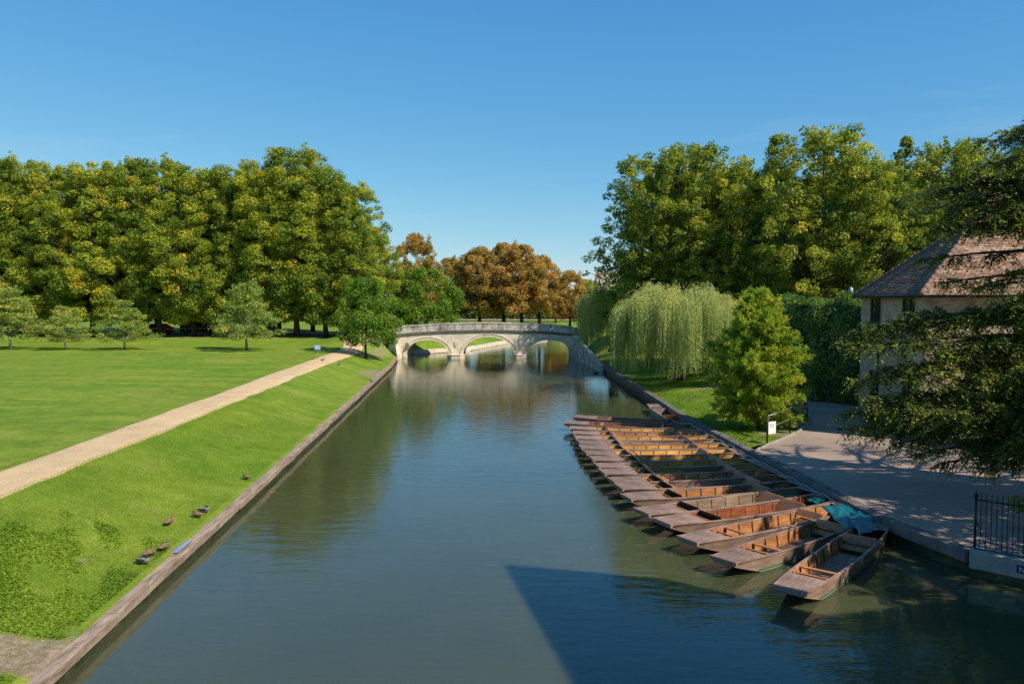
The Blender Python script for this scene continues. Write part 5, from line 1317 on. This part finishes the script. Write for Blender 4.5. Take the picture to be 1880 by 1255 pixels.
# teak chairs and metal tables under the yew
def armchair(label, loc, rz):
    root = thing("teak_armchair", label, "chair", loc, rz, "teak armchairs by the house")
    for sx in (-.28, .28):
        for sy, h in ((-.26, .66), (.26, .98)):
            mb = MB(); mb.box(sx-.03, sy-.03, 0, sx+.03, sy+.03, h); mb.build("leg", M["teak"], root, .004)
        mb = MB(); mb.box(sx-.04, -.30, .66, sx+.04, .24, .695); mb.build("armrest", M["teak"], root, .006)
    mb = MB()
    for k in range(6): mb.box(-.27, -.26+k*.088, .42, .27, -.19+k*.088, .445)
    mb.build("seat", M["teak"], root)
    mb = MB(); mb.box(-.25, .245, .92, .25, .275, .99); mb.box(-.25, .245, .50, .25, .275, .56)
    for k in range(5): mb.box(-.21+k*.092, .25, .56, -.16+k*.092, .27, .92)
    mb.build("backrest", M["teak"], root)
def table(label, loc, rz, w):
    root = thing("metal_table", label, "table", loc, rz, "lattice-topped tables by the house")
    mb = MB()
    for k in range(9):
        f = -w/2+w*k/8; mb.box(f-.012, -w/2, .70, f+.012, w/2, .712); mb.box(-w/2, f-.03, .712, w/2, f+.03, .722)
    mb.build("table_top", M["grey_metal"], root)
    for sx in (-1, 1):
        for sy in (-1, 1):
            mb = MB(); mb.tube([(sx*w*.42, sy*w*.42, 0), (sx*w*.3, sy*w*.3, .35), (sx*w*.42, sy*w*.42, .70)], .014, 6); mb.build("leg", M["grey_metal"], root)
for k, (px, py, rz, lab) in enumerate([(1683, 806, .5, "orange teak armchair at the left end of the house seating"), (1712, 800, 2.4, "teak armchair right beside the leftmost one, turned away"), (1668, 796, -.6, "teak armchair partly hidden behind the yew's lowest left tip")]):
    p = P(px, py, .6); armchair(lab, (p.x, p.y, .6), rz)
for k, (px, py, w, lab) in enumerate([(1705, 824, .75, "small lattice metal table nearest the teak armchairs"), (1758, 832, 1.0, "larger lattice metal table throwing a slatted shadow on the asphalt"), (1820, 826, .8, "metal table furthest right under the hanging yew")]):
    p = P(px, py, .6); table(lab, (p.x, p.y, .6), .35, w)

# ------------------------------------------------------------------ cars
def car(name, label, loc, rz, L, Hh, paint, van=False, cat="car"):
    root = thing(name, label, cat, loc, rz)
    w = .88; b = MB(); n = 22; rings = []
    def topz(t):
        if van: return .95+ (Hh-.95)*sm(.06, .22, t)*(1-sm(.94, 1.0, t)*.4)
        return (.62+.30*sm(0, .08, t)+ (Hh-.92)*sm(.24, .42, t)*(1-sm(.74, .92, t)))-.12*sm(.93, 1, t)
    for i in range(n+1):
        t = i/n; x = -L/2+L*t; zt = topz(t); belt = min(.92, zt-.02); ww = w*(1-.18*(abs(2*t-1))**6); tw = ww*(.80 if zt > 1.05 else .97)
        rings.append([(x, -ww*.9, .24), (x, -ww, .42), (x, -ww, belt*.8), (x, -ww*.97, belt), (x, -tw, zt-.05 if zt > 1 else zt-.03), (x, -tw*.85, zt), (x, tw*.85, zt), (x, tw, zt-.05 if zt > 1 else zt-.03), (x, ww*.97, belt), (x, ww, belt*.8), (x, ww, .42), (x, ww*.9, .24)])
    b.loft(rings, 0, True, True); b.build("body", paint, root)
    gx = ((-.20, .02), (.04, .26)) if not van else ((-.30, -.12), (-.08, .12), (.16, .40))
    for sd in (-1, 1):
        for a_, c_ in gx:
            g_ = MB(); yb = sd*(w*.97+.012); yt = sd*(w*.82+.012); z1 = Hh-.14
            k = .06 if (a_ < -.15) else 0
            g_.add([(a_*L, yb, .95), (c_*L, yb, .95), (c_*L, yt, z1), ((a_+k)*L, yt, z1)], [(0, 1, 2, 3) if sd < 0 else (3, 2, 1, 0)]); g_.build("side_window", M["glass"], root)
        for fx in (-.31, .31):
            wb = MB(); y0 = sd*(w-.16); y1 = sd*(w+.015)
            wb.tube([(fx*L, y0, .32), (fx*L, y1, .32)], .32, 18); wh = wb.build("wheel", M["tyre"], root); rb = MB(); rb.tube([(fx*L, y1-.0*sd, .32), (fx*L, y1+.012*sd, .32)], .20, 14); rb.build("rim", M["grey_metal"], wh)
    for sd in (-.62, .62):
        hb = MB(); hb.box(-L/2-.015, sd-.14, .60, -L/2+.08, sd+.14, .72); hb.build("headlight", M["white"], root); tb = MB(); tb.box(L/2-.06, sd-.12, .64, L/2+.015, sd+.12, .78); tb.build("tail_light", M["car_red"], root)
    return root
def cz(X, Y): return hG(X, Y)+.05
for (px, Y, L, Hh, paint, van, rz, lab, cat, nm) in [(286, 107.5, 4.6, 1.38, M["car_red"], False, 0.03, "red hatchback parked under the limes behind the third young tree", "car", "parked_car"),
        (367, 107.5, 4.9, 2.3, M["car_black"], True, 3.14, "tall black van parked under the limes behind the broad young tree", "van", "parked_van"),
        (480, 108, 4.4, 1.45, M["car_grey"], False, 0.0, "dark grey car half hidden right of the broad young tree", "car", "parked_car"),
        (52, 107.5, 5.2, 1.6, M["car_green"], True, 3.14, "long dark green car parked under the limes at the far left", "car", "parked_car"), (4, 108, 4.4, 1.4, M["car_grey"], False, 3.14, "dark car cut by the left picture edge under the limes", "car", "parked_car")]:
    X = (px-940)/FPX*Y; car(nm, lab, (X, Y, cz(X, Y)), rz, L, Hh, paint, van, cat)

# ------------------------------------------------------------------ church and distant building
p = AT(1091.5, 540, 260)
root = thing("church_tower", "distant pale stone church tower with one thin pinnacle above the willows", "church tower", (p.x, 260, 1))
mb = MB(); mb.box(1.2, 0, 0, 8, 6, 14.2); mb.box(1.0, -.2, 14.2, 8.2, 6.2, 14.8); mb.build("tower", M["stone_ring"], root)
mb = MB(); mb.tube([(.6, .4, 0), (.6, .4, 12.2), (.6, .4, 12.4), (.6, .4, 16.8)], [.75, .7, .5, .04], 8, smooth=False); mb.build("pinnacle", M["stone_ring"], root)
mb = MB(); mb.box(3.4, -.03, 8.5, 5.2, .05, 12); mb.build("belfry_opening", M["stone_dark"], root)
p = AT(1074, 540, 240)
root = thing("pale_building", "distant low pale building between the red tree and the church pinnacle", "building", (p.x, 240, 1))
mb = MB(); mb.box(-5, 0, 0, 3.4, 5, 8.4); mb.box(-5, .2, 8.4, -3.0, 5, 9.6); mb.build("wall", M["stone_ring"], root)
mb = MB(); mb.box(-5.2, -.2, 8.4, 3.6, 5.2, 8.7); mb.build("roof", M["stone_ring"], root)
mb = MB(); mb.box(.5, -.05, 6.2, 1.9, .0, 7.6); mb.build("window", M["glass"], root)

# the tall college building beside the camera's bridge: unseen, its outline shaped to throw the big shadow on the water
root = thing("riverside_library", "tall brick library standing right beside the water, out of frame", "building", (0, 0, 0))
fp = [(10.3, 12.3), (11.5, 6.4), (12.5, .3), (26, -3), (26, 9.6), (20, 9.7), (16.9, 8.8), (14.3, 11.2)]
mb = MB(); mb.prism(fp[::-1], -.5, 12); mb.build("wall", M["brick"], root)
mb = MB(); mb.prism([(x, y) for x, y in fp][::-1], 12.002, 12.3); mb.build("roof", M["tile_side"], root)

# ------------------------------------------------------------------ ducks
def duck(label, loc, rz, head='up', drake=False, s=1.0, group="ducks resting on the left bank", legs=True):
    root = thing("duck", label, "duck", loc, rz, group); root.scale = (s, s, s)
    base = .06 if legs else -.03
    sec = [(-.27, .10, .006, .006), (-.22, .095, .04, .02), (-.16, .085, .075, .05), (-.08, .08, .10, .078), (.02, .082, .108, .088), (.10, .09, .095, .082), (.155, .11, .065, .066)]
    if head == 'up': sec += [(.175, .155, .040, .045), (.18, .20, .032, .034), (.19, .235, .036, .036), (.215, .25, .034, .032), (.245, .245, .022, .02)]
    else: sec += [(.14, .15, .045, .045), (.09, .185, .042, .036), (.05, .19, .036, .032), (.01, .18, .018, .014)]
    rings = []
    for i, (x, z, ry, rz2) in enumerate(sec):
        q = sec[min(i+1, len(sec)-1)]; p_ = sec[max(i-1, 0)]; dx, dz = q[0]-p_[0], q[1]-p_[1]; l = math.hypot(dx, dz)+1e-6; nx, nz = -dz/l, dx/l
        rings.append([(x+nx*rz2*math.sin(a_), ry*math.cos(a_), base+z+nz*rz2*math.sin(a_)) for a_ in np.linspace(0, 2*math.pi, 13)[:-1]])
    mb = MB(); k = 8
    mb.loft(rings[:k], 0, True, True); mb.loft(rings[k-1:], 1, True, True)
    mb.build("body", [M["duck_pale"] if drake else M["duck_brown"], M["duck_dark"] if drake else M["duck_brown"]], root)
    for sd in (-1, 1):
        wb = MB(); rg = []
        for (x, ry, z0, z1) in [(-.24, .045, .085, .10), (-.16, .082, .05, .125), (-.05, .108, .05, .14), (.05, .11, .06, .135), (.10, .098, .085, .115)]:
            rg.append([(x, sd*(ry), base+z0), (x, sd*(ry+.012), base+(z0+z1)/2), (x, sd*(ry-.012), base+z1), (x, sd*(ry-.03), base+(z0+z1)/2)])
        wb.loft(rg, 0, True, True); wb.build("wing", M["duck_dark"] if drake else M["duck_brown"], root)
    bb = MB()
    if head == 'up': bb.tube([(.24, 0, base+.243), (.27, 0, base+.235), (.30, 0, base+.23)], [.016, .014, .008], 8)
    else: bb.tube([(.01, 0, base+.18), (-.03, 0, base+.172)], [.012, .008], 8)
    bb.build("bill", M["duck_orange"], root)
    if legs:
        for sd in (-.04, .04):
            lb = MB(); lb.tube([(.0, sd, base+.02), (.01, sd, .006)], .008, 6); lb.add([(-.01, sd-.005, .006), (.055, sd-.028, .006), (.065, sd, .006), (.055, sd+.028, .006), (-.01, sd+.005, .006)], [(0, 1, 2, 3, 4)]); lb.build("leg", M["duck_orange"], root)
    return root
for (px, py, zz, rz, hd, dr, lab) in [(310, 965, .5, R(80), 'up', False, "brown duck with a dark head sitting alone on the grass above the others"), (301, 1011, .5, R(75), 'up', False, "brown duck standing on orange feet just left of the blue plate"),
        (275, 1023, .5, R(60), 'tuck', False, "plain brown duck with its head tucked, back to the camera"), (264, 1037, .5, R(-10), 'tuck', True, "grey and black duck lying lowest on the bank"),
        (362, 951, .5, R(170), 'tuck', False, "dark brown duck of the upper pair, left one"), (375, 942, .5, R(10), 'tuck', True, "grey duck of the upper pair, closest to the stone edging"), (453, 881, .5, R(150), 'up', False, "small dark duck far along the bank near the stone edging")]:
    p = P(px, py, zz); z = hL(p.x, p.y); p = P(px, py, z); z = hL(p.x, p.y)
    duck(lab, (p.x, p.y, z+.005), rz, hd, dr, .82)
for (px, py, rz, lab) in [(622, 664, 1.0, "dark bird on the grass just right of the gravel path's far end"), (681, 676, 2.4, "dark bird on the bank slope left of the bridge"), (592, 663, .3, "small brown bird lying on the gravel path's far end")]:
    p = P(px, py, 1.5); z = hL(p.x, p.y)+.04; duck(lab, (p.x, p.y, z), rz, 'up', True if px != 592 else False, .8, "small far birds on the left lawn")
p = P(1094, 685, 0); duck("dark duck swimming near the bridge's right wing wall", (p.x, p.y, 0), 2.9, 'up', True, 1.1, None, False)
# floating leaves
g = np.random.default_rng(77)
def f_float(q):
    c = [(1350,1070,60,25),(1190,960,60,30),(1560,1120,90,60),(1760,1220,80,30),(1650,990,60,40),(1240,1000,90,40)][q.integers(6)]
    p = P(c[0]+q.normal()*c[2], c[1]+q.normal()*c[3], .006)
    return (p.x, p.y, .006) if p.x < interp(ER, p.y)-.2 and p.y > 12 else None
pts = []
while len(pts) < 170:
    q = f_float(g)
    if q: pts.append(q)
C = np.array(pts); N = np.tile([0, 0, 1.], (len(C), 1)); U, V = orient(g, N, .022)
o = leaf_obj("floating_leaves", C, U, V, g.normal(.35, .2, len(C)), M["leaf_chestnut"]); tag(o, "small yellowed leaves floating on the water near the punts", None, None, "stuff")

# ------------------------------------------------------------------ a person beyond the bridge's right end
def person(label, loc, rz):
    root = thing("person", label, "person", loc, rz)
    J = {"pelvis": (0, 0, .95), "waist": (0, 0, 1.1), "chest": (0, -.01, 1.33), "neck": (0, 0, 1.48), "head": (0, -.02, 1.60), "crown": (0, -.01, 1.70)}
    for s, n_ in ((-1, "l"), (1, "r")):
        J["hip"+n_] = (s*.10, 0, .90); J["knee"+n_] = (s*.11, -.12*s, .50); J["ankle"+n_] = (s*.11, .10*s, .09); J["toe"+n_] = (s*.12, .10*s-.17, .04)
        J["sh"+n_] = (s*.19, 0, 1.40); J["el"+n_] = (s*.25, .05*s, 1.13); J["wr"+n_] = (s*.24, .05*s-.12, .92); J["ha"+n_] = (s*.23, .05*s-.18, .85)
    Rr = {"pelvis": .135, "waist": .12, "chest": .15, "neck": .055, "head": .095, "crown": .075, "hip": .085, "knee": .06, "ankle": .042, "toe": .035, "sh": .065, "el": .042, "wr": .03, "ha": .035}
    E = [("pelvis", "waist"), ("waist", "chest"), ("chest", "neck"), ("neck", "head"), ("head", "crown")]
    for n_ in "lr": E += [("pelvis", "hip"+n_), ("hip"+n_, "knee"+n_), ("knee"+n_, "ankle"+n_), ("ankle"+n_, "toe"+n_), ("chest", "sh"+n_), ("sh"+n_, "el"+n_), ("el"+n_, "wr"+n_), ("wr"+n_, "ha"+n_)]
    ks = list(J); me = bpy.data.meshes.new("body"); me.from_pydata([J[k] for k in ks], [(ks.index(a_), ks.index(b_)) for a_, b_ in E], [])
    m, nt, bs = new_mat("red_top_and_jeans"); tc = node(nt, "ShaderNodeTexCoord"); sp = node(nt, "ShaderNodeSeparateXYZ"); nt.links.new(tc.outputs["Object"], sp.inputs[0])
    mr = node(nt, "ShaderNodeMath", operation='DIVIDE'); mr.inputs[1].default_value = 1.75; nt.links.new(sp.outputs[2], mr.inputs[0])
    r_ = ramp(nt, mr.outputs[0], [(0, (.02, .025, .05)), (.545, (.35, .03, .03)), (.85, (.45, .26, .18)), (.94, (.05, .03, .02))]); r_.color_ramp.interpolation = 'CONSTANT'; nt.links.new(r_.outputs[0], bs.inputs["Base Color"])
    me.materials.append(m); o = link(bpy.data.objects.new("body", me), root)
    sk = o.modifiers.new("skin", 'SKIN'); sk.use_smooth_shade = True
    for i, k in enumerate(ks):
        kk = k if k in Rr else k[:-1]; me.skin_vertices[0].data[i].radius = (Rr[kk], Rr[kk]*(.8 if kk in ("chest", "waist", "pelvis") else 1)); me.skin_vertices[0].data[i].use_root = (k == "pelvis")
    ss = o.modifiers.new("sub", 'SUBSURF'); ss.levels = 1; ss.render_levels = 1
person("distant person in a red top standing at the bridge's right end", (8.9, 97.0, hR(8.9, 97.0)), .6)
print("objects", len(bpy.data.objects))
